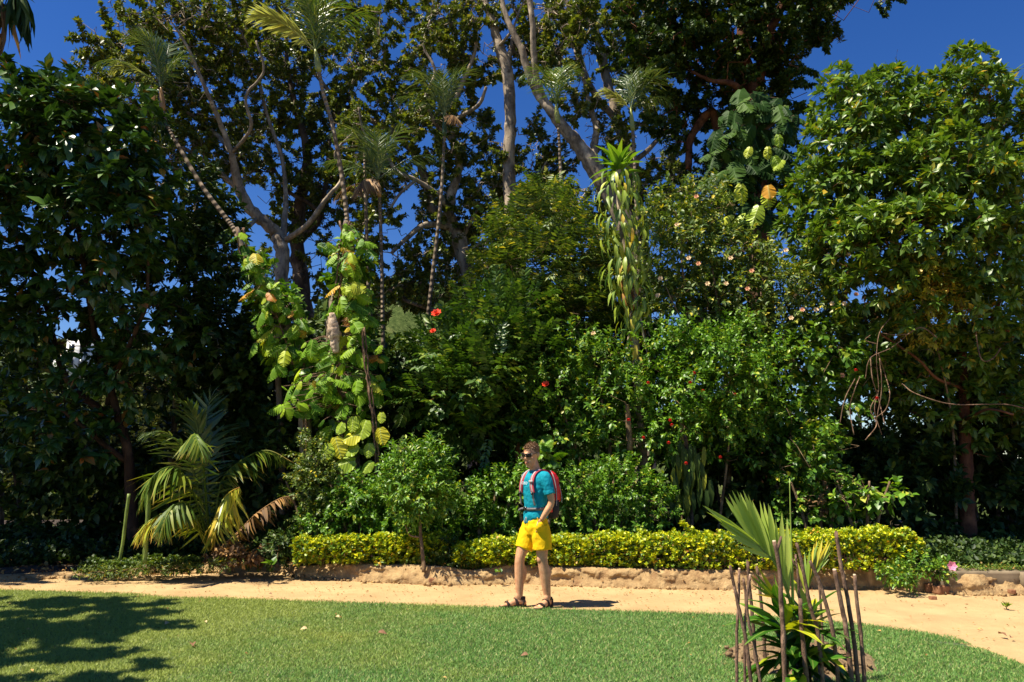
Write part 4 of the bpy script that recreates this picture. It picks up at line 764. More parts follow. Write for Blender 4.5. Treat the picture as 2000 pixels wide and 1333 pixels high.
# ---- rubber tree, left
fr_leaf = T_oval(.25, .25, .25)
rub = leaf_mesh('rubber_leaf', fr_leaf, m_rubber_o)
plant('rubber_tree', 'leathery leaved rubber tree with red brown forked trunk filling the left side', 'tree', gb(262, 0, 13), [
    [(262, 1080, 13, 24), (252, 900, 13, 19), (236, 830, 13, 16), (215, 760, 12.9, 14), (195, 700, 12.8, 12), (180, 620, 12.7, 11), (165, 520, 12.5, 12), (150, 430, 12.3, 11), (130, 370, 12.2, 10), (85, 310, 12, 9), (30, 255, 11.8, 7)],
    [(240, 850, 13, 16), (195, 800, 13.1, 15), (155, 770, 13.2, 14), (120, 720, 13.2, 11), (105, 660, 13.2, 9), (90, 600, 13.2, 8), (60, 520, 13.2, 6)], [(212, 790, 13, 14), (222, 740, 12.8, 11), (245, 690, 12.6, 9), (268, 640, 12.4, 8), (286, 590, 12.2, 7), (290, 500, 12, 5)],
    [(150, 440, 12.3, 8), (175, 380, 12, 7), (200, 320, 11.8, 5)], [(245, 900, 13, 12), (205, 870, 12.8, 10), (170, 840, 12.6, 8), (120, 800, 12.4, 6)]],
    [lob(50, 290, 12, 90, 90, 1.2, 140), lob(170, 290, 12, 100, 100, 1.2, 170), lob(110, 210, 12.2, 70, 45, .8, 56), lob(60, 430, 12.3, 110, 80, 1.2, 110), lob(210, 430, 12, 110, 80, 1.2, 120), lob(250, 340, 12, 60, 60, .9, 56), lob(100, 540, 12.6, 120, 60, 1.0, 46), lob(260, 540, 12.2, 90, 60, 1.0, 40),
     lob(110, 640, 12.8, 100, 60, .8, 60), lob(200, 620, 13.2, 110, 60, .8, 60), lob(20, 600, 13, 80, 80, .8, 50), lob(300, 640, 12.6, 80, 60, 1.0, 50), lob(120, 770, 12.8, 100, 60, .8, 60), lob(260, 740, 12.6, 80, 50, .6, 40), lob(140, 860, 12.6, 80, 50, .6, 30), lob(130, 175, 12.2, 30, 26, .4, 14), lob(30, 170, 12.2, 30, 20, .4, 8), lob(260, 230, 12.2, 40, 40, .5, 18), lob(-60, 400, 12, 80, 180, 1.2, 60), lob(60, 700, 13, 70, 60, 1, 16)],
    fr_leaf, m_rubber, b_shade, m=12, tw=.2, L=.185, sa=1.15, style='whorl', droop=.1, openk=.9, branch=.5, upn=1.0, rtip=.007, nparts=300, part_mesh=rub)
plant('broadleaf_tree', 'dense dark broad leaved tree between the rubber tree and the vine pillars', 'tree', gb(340, 0, 14.5),
      [[(325, 1060, 14.5, 16), (340, 830, 14.3, 12), (350, 740, 14.3, 12), (362, 670, 14.3, 11), (376, 600, 14.2, 9), (385, 500, 14.2, 7), (380, 400, 14.2, 5)]],
      [lob(340, 420, 14, 90, 90, 1.2, 90), lob(420, 500, 14, 70, 80, 1.1, 70), lob(360, 560, 14, 90, 80, 1.1, 70), lob(420, 640, 14, 80, 80, 1.1, 60), lob(440, 720, 13.8, 80, 80, 1.0, 60), lob(330, 740, 14.2, 60, 60, 1.0, 26), lob(280, 250, 14.2, 50, 60, .8, 22), lob(400, 400, 14.3, 60, 70, .9, 34)],
      TO, m_dkleaf, b_pale, m=22, tw=.34, L=.145, sa=1.1, openk=.8, branch=.4, extra_twigs=50)
# ---- climbers on the two pillars: each big leaf a part of its own
HL = [T_heart(.36, 1.3, .45, .16, 1), T_heart(.40, 1.1, .5, .16, 2), T_heart(.33, .9, .6, .14, 3), T_heart(.34, .5, .7, .14, 7)]; HP = [T_heart(.40, 0, .3, .10, 4), T_heart(.46, 0, .4, .12, 5)]
m_vine = leaf_mat('vine_leaves', [(0, (.04, .12, .006)), (.35, (.10, .24, .012)), (.75, (.21, .37, .018)), (.90, (.36, .48, .03)), (.94, (.34, .38, .04)), (.985, (.5, .30, .03)), (1, (.35, .12, .03))], rough=.5, trans=.34, rib=(.34, .46, .08), ribw=.05, veins=0, spec=.25, obj=True)
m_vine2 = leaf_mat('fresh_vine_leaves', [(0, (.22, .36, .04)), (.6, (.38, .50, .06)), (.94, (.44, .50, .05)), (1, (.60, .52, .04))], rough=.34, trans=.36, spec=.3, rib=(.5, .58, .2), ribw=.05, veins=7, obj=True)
m_vinedk = leaf_mat('shaded_monstera_leaves', [(0, (.010, .03, .008)), (.6, (.022, .06, .012)), (1, (.06, .12, .02))], rough=.55, trans=.2, spec=.12, rib=(.08, .14, .04), ribw=.05, veins=7, obj=True)  # shade on the dark monstera mass is put into this colour
vm = [leaf_mesh('vine_leaf', T, m_vine) for T in HL]; vm2 = [leaf_mesh('fresh_vine_leaf', T, m_vine2) for T in HP]; vmdk = [leaf_mesh('monstera_leaf', T, m_vinedk) for T in HL]; vm2c = [leaf_mesh('sunlit_monstera_leaf', T_, m_vine2) for T_ in (HL[0], HL[2], T_heart(.34, 1.5, .6, .2, 9))]  # lime monstera copy carries the sunlight in its leaf colour
m_root = bark_mat('brown_vine_roots', (.08, .045, .03), (.26, .16, .10), 15)
def climber(label, path, blobs, L, meshes, Y, fill=None, stem_w=10, bark=b_pale, group=None, out=.5, stems=2, trunk='support_trunk', fm=None):
    u0 = path[-1][0]; t = thing('climbing_vine', label, 'climbing plant', gb(u0, 0, Y), group)
    mb = MB(); nodes, rads = trunks_px(mb, [[(a, b, Y + .25, wd) for (a, b, wd) in path]], sides=10, rough=.08); 
    if trunk: mb.build(trunk, bark, t, smooth=True)
    mb = MB()
    for k in range(stems):
        q = [P(a + rng.normal() * 9, b, Y + .05 * rng.normal()) for (a, b, wd) in path]; s = spline(q, 5); tube(mb, s, .013 + .01 * rng.random(), 6, rough=.1); nodes += list(s); rads += [.02] * len(s)
    pos = []; dr = []; nr = []; Ls = []
    for (u, v, ru, rv, n, ry) in blobs:
        d = nrmz(rng.normal(size=(n, 3))); d[:, 1] = -np.abs(d[:, 1]) * (rng.random(n) < .85) + d[:, 1] * 0.0 + .0; d = d * (rng.random((n, 1)) ** .3)
        c = P(u, v, Y); k = PX(Y); p = c + d * np.array([ru * k, ry, rv * k])
        o = nrmz(np.stack([d[:, 0] * 1.2, -out - .4 * rng.random(n), .1 * rng.random(n)], -1))
        pos.append(p); dr.append(nrmz(o * .55 + np.stack([.8 * rng.normal(size=n), .2 * rng.normal(size=n), -.45 - .5 * rng.random(n)], -1))); nr.append(o + np.array([-.25, -.25, .85]) + rng.normal(size=(n, 3)) * .5); Ls.append(L * (.45 + .8 * rng.random(n)))
    pos = np.concatenate(pos); dr = np.concatenate(dr); nr = np.concatenate(nr); Ls = np.concatenate(Ls)
    NN = np.array(nodes)
    for p, l in zip(pos, Ls):                    # petioles
        j = np.argmin(np.linalg.norm(NN - p, axis=1)); a = NN[j]
        if np.linalg.norm(p - a) < 1.1: tube(mb, np.array([a, (a + p) / 2 + [0, -.03, .06], p]), [.006, .005, .004], 4, cap=False)
    mb.build('stem', m_root, t, smooth=True)
    leaf_parts(t, meshes, pos, dr, nr, Ls, 1.0)
    if fill:
        C, D = sample_lobes([lob(a, b, Y + .35, c, d, .35, n) for (a, b, c, d, n) in fill], .4, openk=None); q, d_, n_, _ = sprays(C, D, 9, .2, 1.1, .35)
        mb = MB(); leaves(mb, TOw, q, d_, n_, .13 * (1 + .3 * rng.random(len(q))), 1); mb.build('foliage', fm or m_mid, t, kind='stuff')
    return t
climber('leafy pothos vine hanging in a leaning mass on the left pillar', [(462, 445, 8), (480, 500, 12), (520, 560, 18), (560, 640, 22), (590, 760, 24), (600, 900, 26), (605, 1060, 28)],
        [(470, 470, 14, 22, 6, .2), (500, 520, 26, 28, 14, .3), (530, 575, 50, 34, 30, .4), (550, 620, 56, 36, 30, .4), (515, 660, 26, 40, 12, .3), (585, 655, 22, 36, 12, .3), (560, 700, 50, 34, 18, .4)], .26, vm, 12.6,
        fill=[(500, 530, 22, 40, 16), (540, 600, 46, 50, 50), (560, 680, 46, 50, 34)], group='pothos vines on the pillars')
climber('tall pothos vine column wrapping the right pillar up to the king palm trunk', [(676, 432, 9), (672, 480, 14), (664, 540, 18), (655, 600, 26), (652, 650, 30), (662, 720, 30), (672, 820, 30), (680, 930, 32), (684, 1060, 34)],
        [(680, 455, 26, 20, 8, .25), (640, 480, 30, 18, 7, .25), (715, 480, 22, 22, 6, .25), (680, 520, 34, 40, 30, .35), (685, 585, 42, 40, 36, .35), (700, 640, 34, 34, 16, .35), (640, 680, 50, 30, 22, .4), (720, 690, 50, 22, 18, .4), (640, 740, 66, 34, 34, .5), (600, 770, 56, 34, 22, .5), (700, 760, 50, 50, 24, .4), (670, 820, 50, 40, 16, .4), (585, 800, 34, 30, 10, .4)], .25, vm, 12.3,
        fill=[(680, 530, 34, 60, 50), (690, 620, 40, 50, 44), (650, 740, 70, 50, 70), (680, 840, 60, 60, 50)], group='pothos vines on the pillars')
# the large pale leaves low on the right pillar
t = thing('pothos_vine', 'big pale lime leaved vine low on the right pillar', 'climbing plant', gb(720, 0, 12.0)); mb = MB()
s = spline([P(a, b, 12.0) for a, b in ((706, 640), (712, 700), (720, 760), (728, 820), (733, 880), (735, 930), (736, 1060))], 6)
for k in range(4): tube(mb, s + rng.normal(size=(1, 3)) * .03 + rng.normal(size=s.shape) * .008, .013, 6, rough=.2)
mb.build('stem', m_root, t, smooth=True)
BL = [(716, 835, .34, 20, 1), (742, 850, .28, -8, 1), (655, 868, .36, -18, 1), (640, 880, .28, 10, 1), (690, 828, .26, 4, 0), (704, 862, .30, 75, 1), (700, 885, .26, 60, 1), (694, 915, .32, 80, 1), (727, 915, .24, 40, 1), (708, 935, .22, 50, 1), (728, 948, .15, 10, 1), (729, 962, .12, -20, 1), (745, 820, .18, 0, 0), (670, 840, .2, 30, 1), (722, 880, .24, 5, 1)]
pos = np.array([P(u, v - 14, 11.9) for (u, v, *_) in BL]); dr = np.array([[math.sin(math.radians(-a)), -.25, -math.cos(math.radians(a))] for (_, _, _, a, _) in BL]); nr = np.array([[-.25, -1, .55]] * len(BL)) + rng.normal(size=(len(BL), 3)) * .12
leaf_parts(t, vm2, pos, dr, nr, np.array([b_[2] for b_ in BL]), 1.0)
# hollow stump that shows through the vine
mb = MB(); s = spline(np.array([np.append(P(a, b, 12.05), wd * PX(12) / 2) for a, b, wd in ((648, 612, 10), (650, 632, 20), (652, 650, 26), (654, 668, 18), (657, 690, 12))]), 5); tube(mb, s[:, :3], s[:, 3], 10, rough=.12); tag(mb.build('broken_trunk', bark_mat('bleached_wood', (.25, .15, .09), (.62, .48, .34), 14), smooth=True), 'bleached broken trunk piece showing through the right vine column', 'dead trunk')

# ---- monstera on the dark tree, right
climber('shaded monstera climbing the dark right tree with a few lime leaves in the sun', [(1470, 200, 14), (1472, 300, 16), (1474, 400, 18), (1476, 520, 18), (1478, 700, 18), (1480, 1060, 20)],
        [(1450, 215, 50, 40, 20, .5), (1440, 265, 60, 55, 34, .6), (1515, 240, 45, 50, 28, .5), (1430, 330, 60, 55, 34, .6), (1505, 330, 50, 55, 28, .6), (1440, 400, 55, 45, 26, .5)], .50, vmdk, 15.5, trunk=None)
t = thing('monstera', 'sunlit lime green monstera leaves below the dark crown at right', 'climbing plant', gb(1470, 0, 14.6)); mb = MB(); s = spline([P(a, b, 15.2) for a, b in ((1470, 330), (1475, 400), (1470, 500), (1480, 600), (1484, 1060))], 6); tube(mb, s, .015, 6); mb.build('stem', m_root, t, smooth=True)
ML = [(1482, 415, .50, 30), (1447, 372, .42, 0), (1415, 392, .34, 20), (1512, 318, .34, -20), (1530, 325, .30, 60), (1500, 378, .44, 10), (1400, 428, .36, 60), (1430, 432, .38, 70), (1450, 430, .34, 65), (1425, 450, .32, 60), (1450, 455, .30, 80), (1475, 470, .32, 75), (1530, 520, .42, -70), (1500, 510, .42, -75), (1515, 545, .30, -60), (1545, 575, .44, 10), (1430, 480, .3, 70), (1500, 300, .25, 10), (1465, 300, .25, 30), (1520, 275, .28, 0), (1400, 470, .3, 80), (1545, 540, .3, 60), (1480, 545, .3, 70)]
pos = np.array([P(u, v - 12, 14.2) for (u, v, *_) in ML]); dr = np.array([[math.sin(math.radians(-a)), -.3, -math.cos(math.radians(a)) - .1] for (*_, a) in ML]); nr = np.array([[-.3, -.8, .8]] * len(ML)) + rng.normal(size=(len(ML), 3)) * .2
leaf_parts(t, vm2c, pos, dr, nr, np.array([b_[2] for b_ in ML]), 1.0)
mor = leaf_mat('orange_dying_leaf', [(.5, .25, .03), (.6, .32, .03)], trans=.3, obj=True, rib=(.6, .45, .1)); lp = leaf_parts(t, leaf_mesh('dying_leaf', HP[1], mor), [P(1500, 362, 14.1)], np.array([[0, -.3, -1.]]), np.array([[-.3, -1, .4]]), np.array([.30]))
lp[0]['label'] = 'orange dying leaf'

# ---- drooping dracaena column
t = thing('dracaena', 'tall column plant clothed in drooping yellow green leaves under an upright rosette', 'dracaena', gb(1262, 0, 12.8)); mb = MB()
dpath = [(1208, 330, 12), (1212, 420, 12), (1222, 500, 12), (1232, 570, 13), (1240, 640, 16), (1242, 700, 18), (1250, 800, 18), (1262, 1060, 20)]
trunks_px(mb, [[(a, b, 12.8, wd) for a, b, wd in dpath]], sides=8)
trunks_px(mb, [[(1236, 560, 12.7, 5), (1250, 620, 12.6, 5), (1262, 680, 12.6, 4), (1272, 720, 12.6, 3)], [(1240, 600, 12.9, 5), (1228, 660, 12.9, 5), (1222, 720, 12.9, 4)]], sides=5); mb.build('trunk', b_pale, t, smooth=True)
m_dr = leaf_mat('dracaena_leaves', [(0, (.03, .085, .01)), (.4, (.09, .17, .016)), (.8, (.21, .30, .025)), (.95, (.36, .42, .04)), (1, (.5, .34, .05))], rough=.45, trans=.25, rib=(.42, .48, .14), ribw=.1, obj=True)
m_drg = leaf_mat('dracaena_top_leaves', [(0, (.08, .20, .015)), (.6, (.16, .32, .025)), (1, (.32, .44, .04))], rough=.4, trans=.3, rib=(.3, .42, .08), ribw=.1, obj=True)
m_drb = leaf_mat('dracaena_dead_leaves', [(.30, .12, .05), (.45, .24, .10), (.5, .42, .10)], rough=.7, trans=.15, obj=True)
dm = [leaf_mesh('dracaena_leaf', T_strap(.105, .5, 4, .3, .35, 2), m_dr), leaf_mesh('dracaena_leaf', T_strap(.09, .9, 4, .3, .35, 2), m_dr)]; dmg = [leaf_mesh('dracaena_top_leaf', T_strap(.10, .45, 4, .3, .7, 2), m_drg)]; dmb = [leaf_mesh('dracaena_dead_leaf', T_strap(.12, .5, 4, .5, .55, 2), m_drb)]
cl = spline([P(a, b, 12.8) for a, b, _ in dpath[:7]], 20)
v_of = np.array([proj(p)[1] for p in cl])
N = 268; vv = 340 + 300 * rng.random(N) ** 1.1; wdt = np.interp(vv, [330, 400, 480, 560, 640], [60, 86, 82, 66, 44]) * PX(12.8) * .66
a = rng.random(N) * 6.28; a = np.where(np.sin(a) > .3, -a, a); ctr = np.array([cl[np.argmin(abs(v_of - x))] for x in vv]); rad = np.stack([np.cos(a), np.sin(a), 0 * a], -1)
r_ = wdt * (.45 + .55 * rng.random(N)); pos = ctr + rad * r_[:, None]
dr = rad * .7 + np.array([0, 0, -1.0]) + rng.normal(size=(N, 3)) * .32; nr = rad + np.array([0, 0, .6]) + rng.normal(size=(N, 3)) * .2
leaf_parts(t, dm, pos, dr, nr, .22 + .14 * rng.random(N), 1.2)
N = 30; a = rng.random(N) * 6.28; rad = np.stack([np.cos(a), np.sin(a), 0 * a], -1); vv = 500 + 200 * rng.random(N); ctr = np.array([cl[np.argmin(abs(v_of - x))] for x in vv])
for o in leaf_parts(t, dmb, ctr + rad * .12, rad * .25 + [0, 0, -1.0] + rng.normal(size=(N, 3)) * .15, rad + [0, 0, .3], .28 + .14 * rng.random(N)): o['label'] = 'dried brown leaf'
N = 44; a = rng.random(N) * 6.28; el = rng.random(N) ** .8 * 1.45; rad = np.stack([np.cos(a) * np.cos(el), np.sin(a) * np.cos(el), np.sin(el) + .1], -1)
leaf_parts(t, dmg, np.tile(P(1207, 335, 12.8), (N, 1)) + rng.normal(size=(N, 3)) * .04, rad, np.array([0, 0, 1.0]) + rad * .05 + rng.normal(size=(N, 3)) * .05, .42 + .16 * rng.random(N))

# ---- the middle and front shrubs
def shrub(name, label, u, Y, lobes, leaf, lm, L, m, tw, cat='shrub', paths=None, bark=b_twig, dens=1.25, **k):
    L = L * .86 if L < .2 else L
    kw = dict(sa=1.0, style='alt', droop=.2, openk=.85, branch=.22, crown='foliage', trunk='stem', shell=.3, rtip=.004, grow_k=.009); kw.update(k)
    if paths is None: paths = [[(u + dx, 1095, Y, 9), (u + dx * 2.2, 1010, Y, 6), (u + dx * 4, 940, Y + .05, 4)] for dx in (-14, 2, 12)]
    return plant(name, label, cat, gb(u, 0, Y), paths, [lob(a, b, Y + dy, c, d, ry, int(n * dens)) for (a, b, c, d, ry, dy, n) in lobes], leaf, lm, bark, m=m, tw=tw, L=L, **kw)
T_flame, _ = shrub('flame_tree', 'feathery leaved small tree carrying orange red flowers near the centre', 1010, 13, [(880, 690, 70, 60, .7, -.2, 90), (960, 640, 80, 60, .8, 0, 110), (860, 770, 80, 60, .7, -.4, 90), (950, 730, 90, 70, .8, -.4, 130), (1020, 690, 70, 70, .7, 0, 80), (930, 820, 80, 60, .7, -.3, 90), (1000, 600, 70, 50, .7, .2, 60), (1020, 800, 60, 70, .7, 0, 60)],
      TS, m_feather, .14, 18, .5, 'tree', [[(1012, 1060, 13, 10), (1012, 870, 12.9, 10), (1005, 800, 12.9, 10), (990, 760, 12.9, 9), (975, 735, 12.9, 7), (950, 700, 13, 6)], [(1005, 800, 13, 7), (1010, 740, 13, 5), (990, 680, 13, 4)], [(985, 755, 13, 6), (930, 720, 12.9, 5), (890, 690, 12.8, 4)]], b_red, sa=1.15, style='pinn', droop=.2, branch=.3)
shrub('senna_tree', 'tall fine leaved olive green tree with yellow flecks right of centre', 1080, 14.2, [(1000, 460, 60, 60, .8, 0, 80), (1070, 430, 70, 60, .8, 0, 100), (980, 540, 60, 60, .8, 0, 90), (1060, 520, 80, 70, .9, -.2, 150), (1140, 500, 60, 80, .8, 0, 100), (1030, 610, 80, 60, .8, -.2, 110), (1120, 600, 70, 70, .8, -.3, 120), (1180, 560, 50, 70, .7, 0, 60), (1070, 380, 40, 30, .6, 0, 24)],
      TN, m_olive, .15, 16, .45, 'tree', [[(1085, 1060, 14.2, 12), (1080, 800, 14.2, 10), (1070, 650, 14.2, 8), (1060, 520, 14.2, 6), (1050, 430, 14.2, 4)], [(1072, 680, 14.2, 7), (1120, 580, 14, 6), (1140, 480, 14, 4)], [(1070, 660, 14.2, 6), (1010, 560, 14, 5), (990, 470, 14, 4)], [(1055, 700, 13.6, 5), (1100, 740, 13.5, 4), (1160, 790, 13.4, 3)]], sa=1.2, style='pinn', droop=.35, branch=.3, extra_twigs=60)
shrub('hibiscus_shrub', 'mid height small leaved shrub mass right behind the walker', 1140, 12.8, [(1080, 760, 70, 60, .7, 0, 90), (1160, 720, 80, 60, .7, 0, 110), (1190, 800, 80, 60, .7, -.1, 110), (1090, 840, 80, 60, .7, 0, 100), (1180, 870, 80, 50, .7, 0, 80), (1120, 680, 60, 40, .6, .2, 50), (1240, 840, 60, 60, .6, 0, 60), (1060, 690, 40, 40, .5, .2, 24)], TO, m_mid, .10, 14, .3,
      paths=[[(1155, 1060, 12.8, 9), (1190, 900, 12.7, 8), (1182, 840, 12.7, 7), (1175, 780, 12.7, 5)], [(1230, 880, 12.3, 12), (1228, 830, 12.3, 11), (1225, 790, 12.3, 9)], [(1150, 960, 12.7, 6), (1120, 860, 12.6, 5), (1090, 780, 12.6, 3)]], extra_twigs=60)
T_rose, _ = shrub('rose_bush', 'tall sprawling bush dotted with cream and peach flowers at right', 1420, 13.4, [(1320, 420, 70, 60, .8, .3, 90), (1380, 400, 50, 50, .7, .3, 50), (1330, 500, 90, 70, .9, .2, 150), (1420, 510, 80, 60, .9, .2, 130), (1400, 600, 110, 60, .9, 0, 170), (1500, 580, 90, 70, .9, 0, 150), (1580, 620, 80, 70, .8, 0, 110), (1480, 660, 100, 50, .8, 0, 110), (1300, 600, 50, 60, .7, 0, 50), (1620, 520, 60, 60, .7, .2, 60), (1560, 520, 50, 50, .7, .3, 50)], TO, m_olive, .105, 13, .32,
      paths=[[(1425, 1060, 13.4, 12), (1420, 800, 13.4, 10), (1410, 650, 13.4, 7), (1390, 520, 13.4, 4)], [(1425, 760, 13.4, 7), (1500, 640, 13.3, 5), (1560, 570, 13.2, 4)], [(1415, 700, 13.4, 6), (1340, 560, 13.3, 5), (1330, 440, 13.3, 3)], [(1400, 700, 13, 4), (1330, 620, 12.9, 3), (1300, 560, 12.9, 2)]], extra_twigs=110)
T_mal, _ = shrub('mallow_shrub', 'bright green dense shrub with small hanging red flowers right of centre', 1380, 12.5, [(1310, 670, 60, 36, .6, 0, 90), (1390, 690, 60, 40, .6, -.2, 100), (1330, 760, 80, 50, .8, -.1, 130), (1440, 740, 70, 50, .8, -.3, 110), (1290, 840, 60, 46, .7, 0, 80), (1400, 820, 80, 46, .7, -.2, 110), (1500, 700, 50, 50, .6, .1, 60), (1490, 810, 50, 50, .7, .1, 60), (1350, 880, 60, 36, .6, .2, 40), (1440, 650, 40, 30, .5, .1, 30), (1265, 740, 34, 40, .5, 0, 30), (1450, 880, 40, 30, .5, .1, 24)], TO, m_bright, .085, 16, .34, shell=.5,
      paths=[[(1345, 1060, 12.6, 12), (1342, 960, 12.5, 12), (1335, 900, 12.4, 12), (1330, 800, 12.4, 7)], [(1400, 1060, 12.6, 6), (1420, 900, 12.5, 5), (1430, 780, 12.5, 3)]])
shrub('broadleaf_shrub', 'mixed leafy shrub under the big whorled leaf tree', 1570, 13, [(1560, 700, 60, 50, .7, .1, 70), (1620, 680, 60, 60, .7, .1, 70), (1550, 800, 70, 60, .7, 0, 70), (1620, 780, 60, 60, .7, 0, 50), (1590, 880, 60, 60, .7, 0, 60), (1540, 870, 50, 60, .6, 0, 50), (1680, 720, 60, 50, .6, .2, 50)], TOw, m_mid, .12, 12, .3, extra_twigs=40)
# whorled leaf tree, right
wl = T_oval(.21, .3, .2); wlm = leaf_mesh('whorled_leaf', wl, m_whorl_o)
shrub('frangipani_tree', 'big sunlit tree with whorled glossy leaves filling the right side', 1890, 13.6, [
    (1650, 210, 50, 45, .8, -.2, 50), (1720, 200, 50, 45, .8, 0, 50), (1660, 290, 80, 60, 1, -.2, 110), (1760, 260, 80, 60, 1, -.1, 110), (1860, 210, 90, 60, 1, 0, 120), (1885, 135, 45, 30, .6, .1, 24), (1960, 260, 80, 80, 1, 0, 110), (1620, 380, 80, 60, .9, -.2, 110), (1720, 370, 100, 80, 1.1, -.4, 170), (1850, 350, 110, 80, 1.1, -1.1, 180), (1960, 390, 80, 80, 1, -1.0, 110),
    (1600, 460, 70, 50, .8, -.1, 70), (1680, 480, 90, 60, 1, -1.1, 120), (1800, 470, 110, 70, 1.1, -1.3, 160), (1930, 500, 100, 70, 1.1, -1.1, 130), (1700, 570, 70, 50, .8, -1.0, 60), (1880, 600, 100, 60, 1, -1.1, 90), (1980, 620, 70, 80, .9, -1.0, 60), (1760, 640, 60, 50, .8, -0.8, 34), (1940, 720, 90, 50, .8, 0, 46), (1850, 700, 70, 50, .8, -.2, 60), (1830, 780, 70, 50, .7, 0, 50), (1930, 810, 80, 50, .8, 0, 60), (1740, 740, 60, 50, .7, 0, 44), (2000, 760, 60, 60, .7, -.2, 50), (1700, 660, 60, 50, .7, -.2, 40), (2080, 400, 80, 200, 1.2, 0, 130), (1590, 300, 16, 20, .3, -.2, 5), (1640, 160, 26, 14, .4, 0, 8), (1720, 165, 22, 18, .4, 0, 8), (1985, 190, 40, 40, .6, .3, 20)],
    wl, m_whorl, .175, 14, .16, 'tree', [[(1893, 1100, 13.6, 34), (1890, 1000, 13.6, 28), (1886, 900, 13.6, 24), (1884, 800, 13.6, 20), (1880, 700, 13.6, 17), (1870, 600, 13.6, 14), (1850, 480, 13.5, 10), (1840, 350, 13.4, 7)], [(1880, 720, 13.6, 12), (1930, 640, 13.4, 10), (1960, 560, 13.3, 8), (1980, 440, 13.3, 6)],
    [(1876, 680, 13.6, 11), (1820, 600, 13.3, 9), (1760, 520, 13.1, 7), (1700, 420, 13.0, 5)], [(1884, 760, 13.5, 8), (1830, 740, 12.9, 6), (1790, 700, 12.7, 5), (1700, 640, 12.6, 4)], [(1886, 820, 13.4, 6), (1930, 800, 12.6, 5), (1980, 810, 12.4, 4)], [(1905, 640, 12.9, 5), (1960, 645, 12.5, 5), (2010, 660, 12.4, 4)]], b_red, sa=1.25, style='whorl', droop=.12, branch=.4, upn=.8, nparts=300, part_mesh=wlm, extra_twigs=60, crown='crown', trunk='trunk')
shrub('yellowing_shrub', 'yellow gold leafed patch of shrub in front of the whorled leaf tree', 1820, 12.4, [(1800, 540, 50, 36, .4, 0, 55), (1840, 570, 40, 40, .4, 0, 40), (1790, 590, 40, 30, .4, 0, 22), (1800, 640, 40, 40, .4, .1, 20), (1880, 620, 20, 20, .3, 0, 8)], TOn, m_ylw, .12, 14, .28, paths=[[(1868, 1060, 13.5, 6), (1862, 850, 13.4, 5), (1840, 720, 12.9, 4), (1808, 600, 12.5, 3)]], extra_twigs=20)
# tangle of bare vines
t = thing('vine_tangle', 'tangle of bare brown vine stems hanging over the right shrubs', 'vine', gb(1700, 0, 12.0)); mb = MB()
for q in ([(1740, 620), (1718, 650), (1712, 700), (1716, 760), (1708, 800), (1722, 850)], [(1716, 650), (1750, 655), (1770, 655), (1740, 680), (1700, 700), (1690, 740)], [(1715, 690), (1728, 730), (1738, 770), (1730, 800), (1712, 815)], [(1700, 700), (1704, 740), (1716, 780), (1728, 830)],
          [(1680, 735), (1670, 760), (1660, 800), (1668, 850)], [(1670, 740), (1650, 780), (1640, 830)], [(1715, 770), (1700, 800), (1712, 830), (1690, 860)], [(1762, 750), (1790, 770), (1860, 790), (1960, 790), (2010, 800)], [(1905, 635), (1910, 680), (1920, 705), (1940, 700), (1955, 680)], [(1770, 655), (1800, 640), (1830, 660)], [(1718, 700), (1722, 760), (1712, 820)], [(1700, 655), (1690, 665), (1712, 672)]):
    s = spline([P(a, b, 12.0 + .08 * rng.normal()) for a, b in q], 7); tube(mb, s, .006 + .004 * rng.random(), 6, rough=.1)
mb.build('stems', m_root, t, smooth=True)

# ---- front row, between hedge and trees
shrub('round_shrub', 'low rounded dense green shrub directly behind the walker\'s backpack', 1190, 11.9, [(1130, 960, 60, 50, .5, 0, 120), (1210, 950, 70, 50, .5, 0, 150), (1270, 990, 50, 60, .5, 0, 100), (1150, 1020, 70, 50, .5, 0, 120), (1230, 1030, 60, 40, .5, 0, 90), (1100, 1010, 40, 50, .4, .1, 50)], TO, m_bright, .07, 14, .2, openk=None)
shrub('leafy_shrub', 'smaller green shrub just left of the walker', 960, 11.9, [(960, 970, 50, 50, .5, 0, 100), (1010, 990, 40, 60, .5, 0, 80), (925, 1010, 45, 50, .4, 0, 70), (975, 1035, 50, 30, .4, 0, 60), (1000, 930, 30, 30, .4, 0, 24)], TO, m_bright, .075, 14, .2, openk=None)
shrub('leafy_shrub', 'wide green shrub behind the left golden hedge', 700, 11.8, [(700, 1000, 60, 50, .5, 0, 120), (640, 1030, 50, 50, .5, 0, 80), (760, 1000, 50, 60, .5, 0, 100), (700, 960, 50, 30, .4, .1, 50), (850, 1000, 50, 60, .4, .2, 70), (760, 1045, 60, 30, .4, 0, 50)], TO, m_bright, .08, 13, .2, openk=None)
shrub('variegated_bush', 'fine leaved pale flecked bush under the left pillar', 615, 11.9, [(610, 900, 40, 50, .5, 0, 100), (640, 950, 50, 50, .5, 0, 120), (600, 960, 40, 60, .4, 0, 90), (625, 1010, 50, 50, .5, 0, 90)], TO, m_olive, .06, 14, .18, openk=None)
shrub('young_tree', 'slim young tree with thin bare trunk standing through the left golden hedge', 822, 11.1, [(800, 910, 46, 40, .4, 0, 80), (845, 900, 36, 34, .4, .1, 50), (820, 965, 56, 44, .45, -.1, 130), (775, 950, 36, 40, .35, 0, 50), (850, 960, 34, 44, .35, 0, 50), (820, 1010, 40, 24, .3, 0, 40)], TOn, m_bright, .085, 14, .22, 'tree',
      [[(828, 1118, 10.75, 8), (825, 1080, 10.8, 7), (821, 1040, 10.9, 6), (820, 980, 11, 5), (818, 900, 11.1, 4)], [(822, 1050, 10.9, 4), (800, 1045, 10.9, 3), (790, 1020, 10.9, 2)]], b_twig, crown='crown', trunk='trunk', openk=None)
